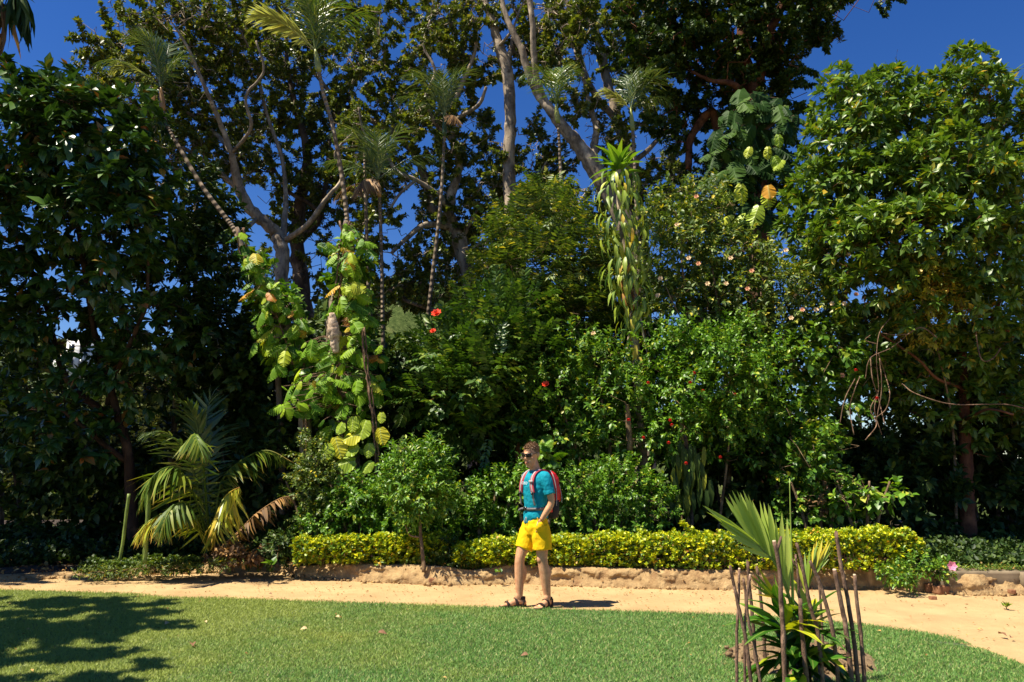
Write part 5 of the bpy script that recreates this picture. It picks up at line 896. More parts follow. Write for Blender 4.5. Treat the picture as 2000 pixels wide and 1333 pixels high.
shrub('weaving_shrub', 'loose twiggy shrub with some brown leaves behind the hedge at right', 1600, 12.1, [(1570, 920, 50, 50, .5, 0, 80), (1620, 960, 40, 50, .5, 0, 60), (1560, 1000, 50, 50, .5, 0, 60), (1640, 1010, 40, 40, .4, 0, 40), (1600, 870, 40, 40, .5, 0, 36)], TOw, m_mid, .095, 10, .22, extra_twigs=60, openk=None)
shrub('dry_bush', 'patch of dry orange brown leaves inside the right shrub', 1600, 11.95, [(1600, 970, 30, 26, .3, 0, 16), (1630, 985, 24, 20, .3, 0, 10)], TOw, m_dead, .09, 8, .2, extra_twigs=12, openk=None)
shrub('leafy_plant', 'few large glossy leaves catching light right of the loose twiggy shrub', 1690, 11.7, [(1690, 975, 40, 26, .3, 0, 14), (1750, 965, 20, 16, .2, 0, 7), (1640, 990, 16, 16, .2, 0, 6)], TOw, m_bright, .15, 6, .2, openk=None)
N = 60; tg = thing('strap_leaf_plant', 'dark plant with long strap leaves hanging in shade right of the round shrub', 'plant', gb(1345, 0, 12.1)); mb = MB(); tube(mb, spline([P(a, b, 12.15) for a, b in ((1352, 1070), (1350, 980), (1345, 900), (1338, 850))], 5), .03, 8); mb.build('stem', b_dark, tg, smooth=True)
pos = np.array([P(1345 + 22 * rng.normal(), 860 + 120 * rng.random(), 12.1) for _ in range(N)]); a = rng.random(N) * 6.28; dr = np.stack([.35 * np.cos(a), -.3 * np.abs(np.sin(a)), -1 + 0 * a], -1); nr = np.stack([np.cos(a) * .5, -np.abs(np.sin(a)), .5 + 0 * a], -1)
m_hang = leaf_mat('hanging_strap_leaves', [(0, (.02, .045, .01)), (.7, (.05, .085, .018)), (1, (.22, .24, .03))], rough=.55, spec=.2, trans=.2, obj=True)
leaf_parts(tg, leaf_mesh('hanging_leaf', T_strap(.11, .3, 4, .3, .5), m_hang), pos, dr, nr, .30 + .14 * rng.random(N), 1.0)
shrub('papaya_shoot', 'bright lobed leaves right behind the walker\'s head', 1048, 11.7, [(1065, 880, 26, 14, .3, 0, 8), (1075, 900, 16, 12, .2, 0, 6)], HL[1], m_bright, .15, 5, .15, openk=None)
# shade belt behind: individual dark bushes
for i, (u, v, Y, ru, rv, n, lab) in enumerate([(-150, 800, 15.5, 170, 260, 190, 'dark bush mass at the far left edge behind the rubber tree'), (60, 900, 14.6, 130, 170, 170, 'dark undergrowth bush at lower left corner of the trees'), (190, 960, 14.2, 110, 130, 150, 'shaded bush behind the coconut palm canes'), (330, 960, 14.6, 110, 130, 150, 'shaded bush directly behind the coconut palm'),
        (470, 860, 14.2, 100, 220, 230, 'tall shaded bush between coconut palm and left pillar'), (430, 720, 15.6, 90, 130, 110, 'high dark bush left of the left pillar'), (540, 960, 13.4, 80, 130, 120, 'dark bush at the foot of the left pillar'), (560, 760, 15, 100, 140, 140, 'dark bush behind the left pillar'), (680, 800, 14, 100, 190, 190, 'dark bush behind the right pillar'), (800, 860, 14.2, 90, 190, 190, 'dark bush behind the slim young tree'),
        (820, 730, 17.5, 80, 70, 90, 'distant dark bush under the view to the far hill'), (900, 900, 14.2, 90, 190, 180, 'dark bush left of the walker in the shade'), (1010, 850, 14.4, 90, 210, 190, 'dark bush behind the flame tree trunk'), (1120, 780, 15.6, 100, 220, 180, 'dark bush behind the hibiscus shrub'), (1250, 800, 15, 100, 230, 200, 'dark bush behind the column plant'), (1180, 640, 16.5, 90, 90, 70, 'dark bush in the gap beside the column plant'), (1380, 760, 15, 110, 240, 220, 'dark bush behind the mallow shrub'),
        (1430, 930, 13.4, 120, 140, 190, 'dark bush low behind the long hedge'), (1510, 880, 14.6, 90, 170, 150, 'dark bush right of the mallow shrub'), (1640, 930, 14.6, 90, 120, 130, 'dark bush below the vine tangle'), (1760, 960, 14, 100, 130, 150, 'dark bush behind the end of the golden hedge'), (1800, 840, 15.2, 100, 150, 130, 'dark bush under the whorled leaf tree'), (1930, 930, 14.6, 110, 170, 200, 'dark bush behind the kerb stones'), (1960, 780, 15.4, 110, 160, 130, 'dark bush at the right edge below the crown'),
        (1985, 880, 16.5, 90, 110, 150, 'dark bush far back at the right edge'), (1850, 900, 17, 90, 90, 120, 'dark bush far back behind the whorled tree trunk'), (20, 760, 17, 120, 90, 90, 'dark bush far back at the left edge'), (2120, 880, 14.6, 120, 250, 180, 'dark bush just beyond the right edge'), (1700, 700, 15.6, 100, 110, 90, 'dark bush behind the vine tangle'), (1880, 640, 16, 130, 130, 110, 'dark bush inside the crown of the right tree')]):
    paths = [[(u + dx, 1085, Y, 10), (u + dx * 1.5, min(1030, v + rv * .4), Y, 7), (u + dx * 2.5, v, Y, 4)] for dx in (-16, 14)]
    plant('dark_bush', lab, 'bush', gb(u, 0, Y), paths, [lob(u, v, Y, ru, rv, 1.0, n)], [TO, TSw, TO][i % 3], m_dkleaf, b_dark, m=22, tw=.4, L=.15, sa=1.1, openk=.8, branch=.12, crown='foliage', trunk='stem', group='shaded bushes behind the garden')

# ---- flowers
m_red = plain('red_petals', (.62, .02, .015), .5, var=.2); m_orange = plain('orange_red_petals', (.75, .06, .02), .5, var=.2); m_cream = plain('cream_petals', (.75, .55, .32), .6, var=.15); m_peach = plain('peach_petals', (.72, .36, .20), .6, var=.15); m_pink = plain('pink_petals', (.72, .25, .38), .5, var=.1)
def flower(name, lab, p, r, mat, n=6, face=(-.3, -1, .3), cup=.3, group=None, layers=2, par=None):
    mb = MB(); f = nrmz(np.array(face, float)); u = nrmz(np.cross(f, [0, 0, 1.0])); v = np.cross(u, f)
    for l in range(layers):
        a = np.arange(n) / n * 6.283 + l * .5 + rng.random() * .3; d = np.cos(a)[:, None] * u + np.sin(a)[:, None] * v + f * (cup + .5 * l)
        leaves(mb, T_oval(.42, .3, -.15), np.tile(p, (n, 1)), d, f + 0 * d - d * .2, r * (1 - .3 * l), 1)
    if par is not None:
        return mb.build('blossom', mat, par, smooth=True)
    return tag(mb.build(name, mat, smooth=True), lab, 'flower', group)
k = 0
for (u, v) in ((1360, 385), (1322, 440), (1427, 505), (1468, 530), (1382, 555), (1418, 555), (1460, 565), (1535, 490), (1345, 505), (1364, 516), (1290, 545), (1285, 578), (1567, 606), (1594, 606), (1545, 622), (1501, 742), (1617, 500), (1657, 499), (1672, 576), (1649, 594), (1625, 594), (1645, 734), (1271, 782), (1159, 652)):
    flower('rose', 'cream or peach blossom sitting on the sprawling flower bush', P(u, v, 12.6), .05, m_cream if k % 3 else m_peach, 6, par=T_rose); k += 1
for (u, v) in ((1228, 817), (1312, 827), (1309, 818), (1257, 852), (1306, 862), (1407, 890), (1340, 902), (1356, 726), (1373, 761), (1436, 768), (1266, 745), (1712, 775), (1671, 720), (1348, 744)):
    flower('mallow_flower', 'small hanging red blossom on the bright green shrub', P(u, v, 11.7), .05, m_red, 5, (-.2, -.6, -.8), .9, None, 1, par=T_mal)
for (u, v, r, lab) in ((853, 614, .10, 'large orange red flower head on top of the flame tree'), (846, 648, .06, 'smaller orange red flower below the large flower head'), (1066, 752, .07, 'single red flower on the shrub above the walker')):
    p = P(u, v, 12.1); flower('flame_flower', lab, p, r, m_orange, 8, (-.2, -.8, .6), .3, None, 3, par=T_flame)

# ---- golden hedges
def hedge(label, x0, x1, y0, depth, z0, ztop, yf=lambda x: 0 * x, name='golden_hedge', m1=m_gold, m2=m_goldlow, L=.042, dens=2600, cat='hedge', shoots=()):
    t = thing(name, label, cat, ((x0 + x1) / 2, y0 + depth / 2, z0)); h = np.mean([ztop(x0), ztop((x0 + x1) / 2), ztop(x1)]) - z0; w_ = x1 - x0
    def surf(N, inset):
        areas = np.array([w_ * h, w_ * depth * .9, w_ * h * .25, depth * h, depth * h]); f = rng.choice(5, N, p=areas / areas.sum()); a = rng.random(N); b_ = rng.random(N)
        X = np.where(f == 3, x0, np.where(f == 4, x1, x0 + a * w_)); zt = np.array([ztop(x) for x in X])
        Y = np.where(f == 0, y0, np.where(f == 2, y0 + depth, y0 + np.where(f >= 3, a, b_) * depth)); Z = np.where(f == 1, zt, z0 + .03 + b_ * (zt - z0 - .03))
        nn = np.stack([np.where(f == 3, -1., np.where(f == 4, 1., 0)), np.where(f == 0, -1., np.where(f == 2, 1., 0)), np.where(f == 1, 1., .1)], -1)
        # round the arris
        r = .08; tz = np.clip((Z - (zt - r)) / r, 0, 1); Y = Y + np.where(f == 0, tz ** 2 * r, 0); ty = np.clip((y0 + r - Y) / r, 0, 1); Z = Z - np.where(f == 1, ty ** 2 * r, 0)
        bmp = np.array([noise.noise(Vector((x * 3.2, y * 3.2, z * 3.2))) * .07 + noise.noise(Vector((x * 11, y * 11, z * 11))) * .06 for x, y, z in zip(X, Y, Z)])
        p = np.stack([X, Y + yf(X), Z], -1) + nn * (bmp - inset * rng.random(N))[:, None]; return p, nn
    A = w_ * h * 1.3 + w_ * depth + depth * h * 2
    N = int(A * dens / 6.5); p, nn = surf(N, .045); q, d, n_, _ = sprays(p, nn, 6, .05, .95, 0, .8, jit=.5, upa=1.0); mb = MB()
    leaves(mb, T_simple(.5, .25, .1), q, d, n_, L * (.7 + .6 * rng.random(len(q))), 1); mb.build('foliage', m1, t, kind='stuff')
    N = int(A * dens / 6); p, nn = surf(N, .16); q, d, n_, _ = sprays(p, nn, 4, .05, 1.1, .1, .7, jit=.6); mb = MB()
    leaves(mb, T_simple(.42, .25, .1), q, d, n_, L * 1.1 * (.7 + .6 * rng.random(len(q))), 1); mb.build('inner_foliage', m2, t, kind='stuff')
    mb = MB()
    for _ in range(int(w_ * 26)):
        x = x0 + w_ * rng.random(); y = y0 + .06 + (depth - .1) * rng.random() + float(yf(x)); zz = ztop(x); tube(mb, wig([[x, y, z0 - .03], [x + .02, y, z0 + .12], [x + .05 * rng.normal(), y + .03 * rng.normal(), zz - .06]], .012), [.008, .006, .003], 4, cap=False)
    mb.build('stems', b_twig, t, kind='stuff')
    return t
H1y = 10.98; xa, xb = P(576, 1080, H1y)[0], P(872, 1080, H1y)[0]
z_at = lambda v, Y: P(1000, v, Y)[2]
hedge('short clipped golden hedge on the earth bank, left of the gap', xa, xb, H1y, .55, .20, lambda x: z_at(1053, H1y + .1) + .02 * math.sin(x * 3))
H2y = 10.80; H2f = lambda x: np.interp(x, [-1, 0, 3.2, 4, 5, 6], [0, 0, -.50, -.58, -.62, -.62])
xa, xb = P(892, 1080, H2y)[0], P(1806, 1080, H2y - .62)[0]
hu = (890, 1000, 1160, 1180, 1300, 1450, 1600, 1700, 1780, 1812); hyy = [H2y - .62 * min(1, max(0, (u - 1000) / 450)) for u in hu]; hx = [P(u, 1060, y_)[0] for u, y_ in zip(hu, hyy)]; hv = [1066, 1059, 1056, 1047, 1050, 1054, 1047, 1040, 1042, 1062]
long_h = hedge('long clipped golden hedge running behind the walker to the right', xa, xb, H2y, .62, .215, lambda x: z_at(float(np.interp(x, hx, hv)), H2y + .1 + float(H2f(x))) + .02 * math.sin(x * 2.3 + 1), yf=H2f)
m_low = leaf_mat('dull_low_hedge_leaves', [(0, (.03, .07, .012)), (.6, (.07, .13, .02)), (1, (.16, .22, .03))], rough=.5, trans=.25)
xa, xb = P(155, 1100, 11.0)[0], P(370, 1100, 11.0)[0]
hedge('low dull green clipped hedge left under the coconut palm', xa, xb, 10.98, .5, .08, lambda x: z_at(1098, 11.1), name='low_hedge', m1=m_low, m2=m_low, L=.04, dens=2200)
# shoots above the long hedge
mb = MB(); sh = long_h
q = P(1335, 1040, 10.7); C = q + np.array([[i * .045 - .03, 0, .12 - i * .035] for i in range(6)]); tube(mb, [q + [0, 0, -.15], q + [0, 0, .1], q + [-.02, 0, .22]], .004, 4); mb.build('shoot_stem', b_twig, sh)
C = np.concatenate([C + rng.normal(size=C.shape) * .02 for _ in range(4)]); p_, d_, n_, _ = sprays(C, np.tile([0, 0, 1.], (len(C), 1)), 6, .05, 1, 0); mb = MB(); leaves(mb, T_simple(.4), p_, d_, n_, .045); mb.build('shoot_foliage', m_gold, sh, kind='stuff')

# ---- small plants
def tuft(name, label, u, v, Y, n, L, T, lm, el=(.3, 1.4), z=None, spread=.04, cat='plant'):
    p = P(u, v, Y) if z is None else np.array([P(u, v, Y)[0], Y, z]); t = thing(name, label, cat, p); a = rng.random(n) * 6.28; e = rng.uniform(*el, n)
    d = np.stack([np.cos(a) * np.cos(e), np.sin(a) * np.cos(e), np.sin(e)], -1); pos = p + rng.normal(size=(n, 3)) * [spread, spread, spread * .3]
    mb = MB(); tube(mb, [p + [0, 0, -.03], p + [0, 0, .04]], .006, 5); mb.build('stem', b_twig, t)
    mb = MB(); leaves(mb, T, pos, d, np.array([0, 0, 1.]) + .2 * rng.normal(size=(n, 3)), L * (.6 + .6 * rng.random(n)), 1); mb.build('foliage', lm, t, kind='stuff'); return t
tuft('seedling', 'bright green seedling at the edge of the path in front of the shade', 531, 1104, 10.75, 12, .13, TO, m_bright, (.1, 1.3), spread=.015)
tuft('weed', 'small weed sprouting from the bank face left of the walker', 975, 1118, 10.55, 9, .07, TOw, m_bright, (.1, 1.3), spread=.02)
tuft('weed', 'tiny dark weed standing on the sand at far right', 1965, 1180, 8.9, 14, .06, TS, m_mid, (.6, 1.5), z=.03, spread=.015)
shrub('bank_weeds', 'mixed low weeds spilling over the bank at the right end of the hedge', 1790, 10.0, [(1750, 1120, 40, 12, .2, 0, 50), (1815, 1112, 44, 12, .25, .1, 70), (1790, 1095, 26, 16, .15, .1, 26)], TO, m_mid, .06, 9, .12, 'weeds', paths=[[(1770, 1130, 10.0, 3), (1775, 1110, 10.0, 2)]], openk=None)
shrub('bank_weeds', 'trailing weeds hanging down the bank beside the rounded stone', 1770, 9.72, [(1768, 1136, 20, 18, .12, 0, 26)], TO, m_mid, .06, 8, .12, 'weeds', paths=[[(1770, 1145, 9.75, 3), (1770, 1125, 9.75, 2)]], openk=None)
shrub('ground_weeds', 'sparse pale weeds along the left foot of the low hedge', 300, 10.9, [(200, 1118, 60, 6, .15, -.1, 50), (330, 1113, 90, 7, .15, -.1, 60), (430, 1105, 50, 8, .15, 0, 40)], TN, m_olive, .05, 8, .08, 'weeds', paths=[[(300, 1120, 10.9, 2), (305, 1110, 10.9, 2)]], openk=None)
shrub('ground_weeds', 'dark low greenery filling the gap between the two golden hedges', 870, 11.1, [(872, 1080, 26, 26, .3, 0, 60), (900, 1100, 14, 12, .2, -.2, 20)], TO, m_dkleaf, .07, 10, .14, 'weeds', paths=[[(870, 1110, 11.1, 3), (872, 1080, 11.1, 2)]], openk=None)
shrub('ground_weeds', 'dark green weeds between the coconut palm and the left golden hedge', 545, 11.3, [(545, 1070, 30, 30, .3, 0, 60), (500, 1085, 20, 16, .2, 0, 26)], TO, m_dkleaf, .08, 10, .14, 'weeds', paths=[[(540, 1100, 11.3, 3), (545, 1070, 11.3, 2)]], openk=None)
shrub('dead_leaf_heap', 'heap of dry red brown leaves at the foot of the coconut palm', 470, 11.2, [(465, 1085, 55, 14, .3, 0, 90)], TO, m_dead, .09, 7, .1, 'leaf heap', paths=[[(465, 1100, 11.2, 3), (470, 1085, 11.2, 2)]], openk=None)
t = thing('lily', 'single pink lily flower by the kerb stone at right', 'flower', P(1858, 1118, 9.7)); p = P(1858, 1106, 9.7); mb = MB(); tube(mb, [p + [0, 0, -.14], p + [.01, 0, -.05], p], .004, 5); mb.build('stem', m_bam, t)
o = flower('petals', '', p, .07, m_pink, 6, (-.1, -1, .2), .3, None, 1); o.parent = t; o.matrix_parent_inverse = Matrix.Translation(-Vector(t.location)); [o.__delitem__(x) for x in ('label', 'category') if x in o]
# ================================================================== young coconut palm in its ring of stakes, foreground
PY = 5.78
t = thing('young_palm', 'young coconut palm with fan of stiff fronds inside the ring of stakes', 'palm tree', (PIT[0], PIT[1], .03)); tb = np.array(t.location)
m_yp = leaf_mat('young_palm_leaflets', [(0, (.24, .36, .08)), (.6, (.34, .46, .12)), (1, (.42, .52, .16))], rough=.42, trans=.35, spec=.4, obj=True)
m_ypy = leaf_mat('yellow_edged_leaflets', [(0, (.07, .16, .02)), (.5, (.20, .30, .04)), (.85, (.52, .45, .04)), (1, (.6, .42, .04))], rough=.42, trans=.3, obj=True)
m_yst = plain('palm_rachis', (.20, .25, .05), .45, .4)
ylf = [leaf_mesh('palm_leaflet', T_strap(.046, .06, 4, .4, .6, 2), m_yp), leaf_mesh('palm_leaflet', T_strap(.052, .03, 4, .35, .6, 2), m_yp)]; ylfy = [leaf_mesh('yellow_leaflet', T_strap(.045, .12, 4, .4, .6, 2), m_ypy), leaf_mesh('yellow_leaflet', T_strap(.035, .2, 4, .4, .6, 2), m_ypy)]
def yfrond(pts, lf, meshes, rr=.014, lab=None):
    """pts rachis (u,v,dy); lf list of (t, tipu, tipv, dy)"""
    q = np.array([P(a, b, PY + dy) for a, b, dy in pts]); s = spline(q, 6); mb = MB(); tube(mb, s, np.linspace(rr, rr * .25, len(s)), 6); r = mb.build('frond', m_yst, t, smooth=True, label=lab)
    pos = []; dd = []; LL = []
    for (tt_, u, v, dy) in lf:
        a = s[int(tt_ * (len(s) - 1))]; b_ = P(u, v, PY + dy); pos.append(a); dd.append(b_ - a); LL.append(np.linalg.norm(b_ - a))
    pos = np.array(pos); dd = np.array(dd); leaf_parts(r, meshes, pos, dd, np.tile([-.35, -1, .25], (len(pos), 1)) + rng.normal(size=(len(pos), 3)) * .25, np.array(LL), 1.0, name='leaflet')
    for o in list(r.children): pass
up = [(.36, 1538, 1008), (.42, 1526, 998), (.46, 1515, 1012), (.50, 1503, 985), (.54, 1497, 982), (.58, 1490, 978), (.62, 1480, 975), (.66, 1469, 974), (.70, 1459, 965), (.73, 1452, 955), (.76, 1446, 958), (.79, 1438, 957), (.82, 1429, 956), (.85, 1422, 962), (.89, 1416, 968), (.93, 1418, 975)]
yfrond([(1558, 1250, 0), (1545, 1180, 0), (1520, 1110, -.03), (1490, 1075, -.08), (1468, 1055, -.12)], [(a, u, v + 2, -.12 + .06 * rng.normal()) for a, u, v in up] + [(.95, 1378, 990, -.3), (.90, 1380, 996, -.28), (.85, 1390, 1006, -.26), (.80, 1405, 1022, -.24), (.98, 1376, 986, -.32), (.72, 1415, 1040, -.22), (.64, 1440, 1066, -.2)], ylf, .016)
for i in range(0): pass
rt = [(.5, 1555, 1085), (.55, 1570, 1072), (.6, 1578, 1066), (.66, 1588, 1058), (.7, 1594, 1052), (.75, 1600, 1050), (.8, 1607, 1048), (.85, 1614, 1049), (.9, 1621, 1052), (.94, 1627, 1050), (.98, 1630, 1060), (.9, 1626, 1075), (.8, 1620, 1090)]
yfrond([(1560, 1250, 0), (1566, 1200, .04), (1574, 1160, .08), (1585, 1130, .1), (1594, 1110, .12)], [(a, u, v, .12 + .04 * rng.normal()) for a, u, v in rt], ylfy, .014, 'yellow edged frond')
yfrond([(1556, 1255, 0), (1540, 1205, -.05), (1525, 1180, -.1), (1512, 1165, -.12)], [(.6, 1480, 1112, -.2), (.7, 1472, 1122, -.2), (.8, 1470, 1142, -.2), (.9, 1486, 1150, -.22), (.95, 1468, 1128, -.25), (.5, 1505, 1120, -.1), (.98, 1478, 1160, -.2)], ylfy, .010, 'yellow edged frond')
mb = MB(); tube(mb, spline([P(1549, 1260, PY), P(1548, 1150, PY), P(1545, 1050, PY), P(1542, 935, PY)], 5), np.linspace(.014, .003, 16), 6); mb.build('spear', plain('unopened_spear', (.24, .33, .05), .4, .4, .3, 5), t, smooth=True)
mb = MB()
for k in range(6):
    a = k * 1.05; tube(mb, spline([tb + [.03 * math.cos(a), .03 * math.sin(a), 0], tb + [.05 * math.cos(a), .05 * math.sin(a), .25], P(1558, 1235, PY)], 4), [.03, .03, .03, .028, .026, .022, .02, .018, .015], 6)
mb.build('stem', plain('fibrous_palm_base', (.16, .12, .05), .8, .2, .4, 40), t, smooth=True)
# broad strap leaved plants around the palm foot
m_cd = leaf_mat('broad_strap_leaves', [(0, (.02, .07, .01)), (.5, (.04, .14, .015)), (.72, (.10, .24, .02)), (.88, (.30, .38, .025)), (1, (.55, .52, .03))], rough=.34, trans=.32, rib=(.2, .3, .05), ribw=.09, obj=True)
cdm = [leaf_mesh('strap_leaf', T_strap(.16, dp, 5, .3, .35, 2), m_cd) for dp in (.25, .5, .8)]
for j, (du, dyy, zb, n, lab) in enumerate(((-22, -.06, .44, 34, 'strap leaved plant on the left of the young palm foot'), (22, -.03, .46, 32, 'strap leaved plant on the right of the young palm foot'), (0, -.16, .20, 22, 'lower strap leaved plant in front of the young palm foot'))):
    c = P(1556 + du, 1290, PY + dyy); c[2] = .03; tp = thing('ti_plant', lab, 'plant', c, 'strap leaved plants at the palm foot'); mb = MB(); top = c + [0, 0, zb]; tube(mb, [c, c + [.01, 0, zb * .5], top], [.015, .013, .01], 6); mb.build('stem', m_root, tp)
    a = rng.random(n) * 6.28; e = rng.uniform(-.15, 1.15, n); d = np.stack([np.cos(a) * np.cos(e), np.sin(a) * np.cos(e) * .8, np.sin(e)], -1); p0 = c + np.stack([0 * a, 0 * a, zb * (.35 + .75 * (e + .2) / 1.4)], -1)
    leaf_parts(tp, cdm, p0, d, np.array([0, 0, 1.]) + .15 * rng.normal(size=(n, 3)) - d * .1, .27 + .13 * rng.random(n), .9)
tuft('weed', 'small feathery green weed at the front foot of the young palm', 1592, 1322, 5.6, 46, .10, TN, m_mid, (.2, 1.4), z=.03, spread=.04)
# stakes
ST = [([(1426, 1107), (1437, 1160), (1449, 1215), (1459, 1265), (1468, 1319)], 5.62, 8.5, 'dark topped stake crossing its neighbour at the far left of the ring'), ([(1444, 1112), (1442, 1180), (1439, 1250), (1437, 1313)], 5.66, 7, 'leftmost standing stake of the ring, cut top, nearly upright'),
      ([(1452, 1131), (1457, 1175), (1455, 1240), (1452, 1320)], 5.64, 6.5, 'short thin stake behind the crossed pair at left'), ([(1465, 1124), (1459, 1170), (1463, 1220), (1475, 1270), (1490, 1330)], 5.56, 7, 'crooked stake with pale cut end leaning from upper left to the front'),
      ([(1460, 1098), (1466, 1170), (1472, 1230), (1476, 1290)], 6.15, 8.5, 'dark shaded stake at the back left of the ring'), ([(1478, 1108), (1486, 1170), (1491, 1230), (1495, 1290)], 6.15, 8, 'second dark shaded stake at the back, right of the first'),
      ([(1512, 1058), (1522, 1110), (1526, 1180), (1530, 1250), (1532, 1334)], 5.52, 11, 'stout stake with a forked top in front of the young palm'), ([(1556, 1063), (1566, 1100), (1574, 1142), (1584, 1190), (1598, 1240), (1608, 1326)], 5.55, 9, 'long stake slanting to the right in front of the palm middle'),
      ([(1563, 1172), (1566, 1230), (1571, 1280), (1578, 1327)], 5.54, 11, 'short thick stake with a knobbly split top at the middle'), ([(1554, 1085), (1558, 1120), (1561, 1160), (1566, 1200)], 5.60, 6, 'thin twiggy stick standing behind the short thick stake'),
      ([(1583, 1098), (1601, 1140), (1616, 1190), (1629, 1250), (1638, 1326)], 5.56, 9.5, 'curved stake leaning strongly right of the palm middle'), ([(1630, 1114), (1643, 1180), (1654, 1240), (1664, 1326)], 5.58, 11.5, 'thick stake with a peeled pale top, third from the right'),
      ([(1633, 1040), (1642, 1100), (1655, 1170), (1666, 1240), (1677, 1322)], 5.62, 10, 'tallest stake, pointed, second from the right'), ([(1669, 1124), (1674, 1180), (1681, 1240), (1688, 1318)], 5.62, 9.5, 'rightmost stake with a fresh round cut end'),
      ([(1599, 1127), (1602, 1170), (1606, 1230), (1608, 1280)], 6.15, 6, 'thin reddish shaded stake at the back right of the ring'), ([(1588, 1262), (1592, 1290), (1594, 1305)], 6.0, 8, 'short dark stake stub at the back behind the strap leaves')]
for i, (pts, Y, wd, lab) in enumerate(ST):
    q = np.array([P(a, b, Y) for a, b in pts]); q[-1, 2] = -.02; q[:-1, 2] = np.maximum(q[:-1, 2], .05); s = wig(spline(q, 5), .0010); r = .84 * wd * PX(Y) / 2 * np.linspace(.82, 1.05, len(s)) * (1 + .025 * rng.normal(size=len(s)))
    st = thing('stake', lab, 'stake', s[-1] * [1, 1, 0], 'stakes ringed round the young palm'); mb = MB(); tube(mb, s, r, 8, rough=.015); mb.build('shaft', m_stick, st, smooth=True)
    mb = MB(); dtop = nrmz(s[0] - s[1]); tube(mb, [s[0] - dtop * .002, s[0] + dtop * .006 + [0, -.002, 0]], [r[0] * .93, r[0] * .86], 8)
    mb.build('cut_end', m_cut if i in (1, 3, 6, 11, 13) else m_stick, st)
    if i == 6:
        mb = MB(); tube(mb, [s[2], s[1] + [.02, 0, .0], s[0] + [.052, 0, .035]], [r[0] * .9, r[0] * .85, r[0] * .6], 8); mb.build('fork', m_stick, st, smooth=True)
    if i == 9:
        mb = MB(); tube(mb, [s[4], s[3] + [-.02, 0, .02], s[3] + [-.03, 0, .05]], .006, 6); mb.build('fork', m_stick, st, smooth=True)

# ================================================================== the walker
ROOT = G(1047, 1186); ROOT[2] = 0.0; YAW = math.radians(-57); SCL = 1.0
RM = np.array([[math.cos(YAW), -math.sin(YAW), 0], [math.sin(YAW), math.cos(YAW), 0], [0, 0, 1]])
def loc(V): return np.asarray(V, float) @ RM.T * SCL + ROOT
def rings(mb, R, n=24, sq=2.0):
    """R: rows (cx, cy, cz, rx, ry, tilt) elliptical sections"""
    a = np.arange(n) / n * 2 * PI; V = []
    for r in R:
        cx, cy, cz, rx, ry = r[:5]; tl = r[5] if len(r) > 5 else 0
        x = np.sign(np.cos(a)) * np.abs(np.cos(a)) ** (2 / sq) * rx; y = np.sign(np.sin(a)) * np.abs(np.sin(a)) ** (2 / sq) * ry
        V.append(np.stack([cx + x, cy + y, cz + y * tl], -1))
    m = len(R); V = np.array(V); i = np.arange(m - 1)[:, None] * n; j = np.arange(n)[None]; k = (j + 1) % n
    mb.add(V.reshape(-1, 3), [np.stack([i + j, i + k, i + n + k, i + n + j], -1).reshape(-1, 4), np.arange(n)[None, ::-1], (np.arange(n) + (m - 1) * n)[None]])
def ell(mb, c, r, n=16):
    th = np.linspace(.08, PI - .08, n // 2 + 2)
    rings(mb, [(c[0], c[1], c[2] - math.cos(x) * r[2], math.sin(x) * r[0], math.sin(x) * r[1]) for x in th], n)
def limb(mb, pts, rad, n=14, k=5):
    s = spline(np.column_stack([pts, rad]), k); tube(mb, s[:, :3], s[:, 3], n)
per = thing('person', 'young man with sunglasses, teal shirt and yellow shorts standing on the sandy path', 'person', ROOT)
def fuse(mb, name, mat, parent, voxel, smooth=4, disp=None):
    mb.V = [loc(v) for v in mb.V]; o = mb.build(name, mat, parent, smooth=True)
    r = o.modifiers.new('fuse', 'REMESH'); r.mode = 'VOXEL'; r.voxel_size = voxel; r.use_smooth_shade = True
    s = o.modifiers.new('relax', 'SMOOTH'); s.factor = .5; s.iterations = smooth
    if disp:
        tx = bpy.data.textures.new(name + '_folds', 'CLOUDS'); tx.noise_scale = disp[0]; d = o.modifiers.new('folds', 'DISPLACE'); d.texture = tx; d.strength = disp[1]; d.mid_level = .5
    return o
def put(mb, name, mat, parent, smooth=True, label=None):
    mb.V = [loc(v) for v in mb.V]; return mb.build(name, mat, parent, smooth=smooth, label=label)
m_skin, tt, b, o = newmat('skin'); n = noise_n(tt, 20, 4, .6, geo_pos(tt)); tt.links.new(ramp(tt, [(.3, (.50, .23, .11)), (.7, (.70, .38, .20))], n), b.inputs[0]); b.inputs['Roughness'].default_value = .5; b.inputs['Subsurface Weight'].default_value = .08; b.inputs['Subsurface Radius'].default_value = (.02, .008, .004); b.inputs['Specular IOR Level'].default_value = .35
m_shirt = plain('teal_cotton', (.002, .25, .33), .8, .2, .06, 60, .2); m_short = plain('yellow_cotton', (.86, .52, .004), .8, .2, .05, 60, .2)
m_hair = plain('brown_hair', (.19, .10, .045), .5, .4, .5, 60); m_black = plain('black_plastic', (.012, .012, .013), .25, .5); m_sand_ = plain('dark_brown_webbing', (.035, .022, .02), .8, .2); m_sole = plain('black_rubber', (.03, .025, .025), .8, .2)
m_rp = plain('red_nylon', (.62, .012, .02), .5, .4, .1, 40, .1); m_gp = plain('grey_nylon', (.13, .12, .12), .6, .3, .15, 60, .2); m_dk = plain('dark_brown_mesh', (.045, .035, .032), .8, .2, .2, 60); m_pk = plain('faded_red_strap', (.50, .06, .08), .7, .2, .15, 60); m_lg = plain('light_grey_piping', (.42, .38, .37), .6, .3); m_lip = plain('lips', (.45, .15, .11), .5)
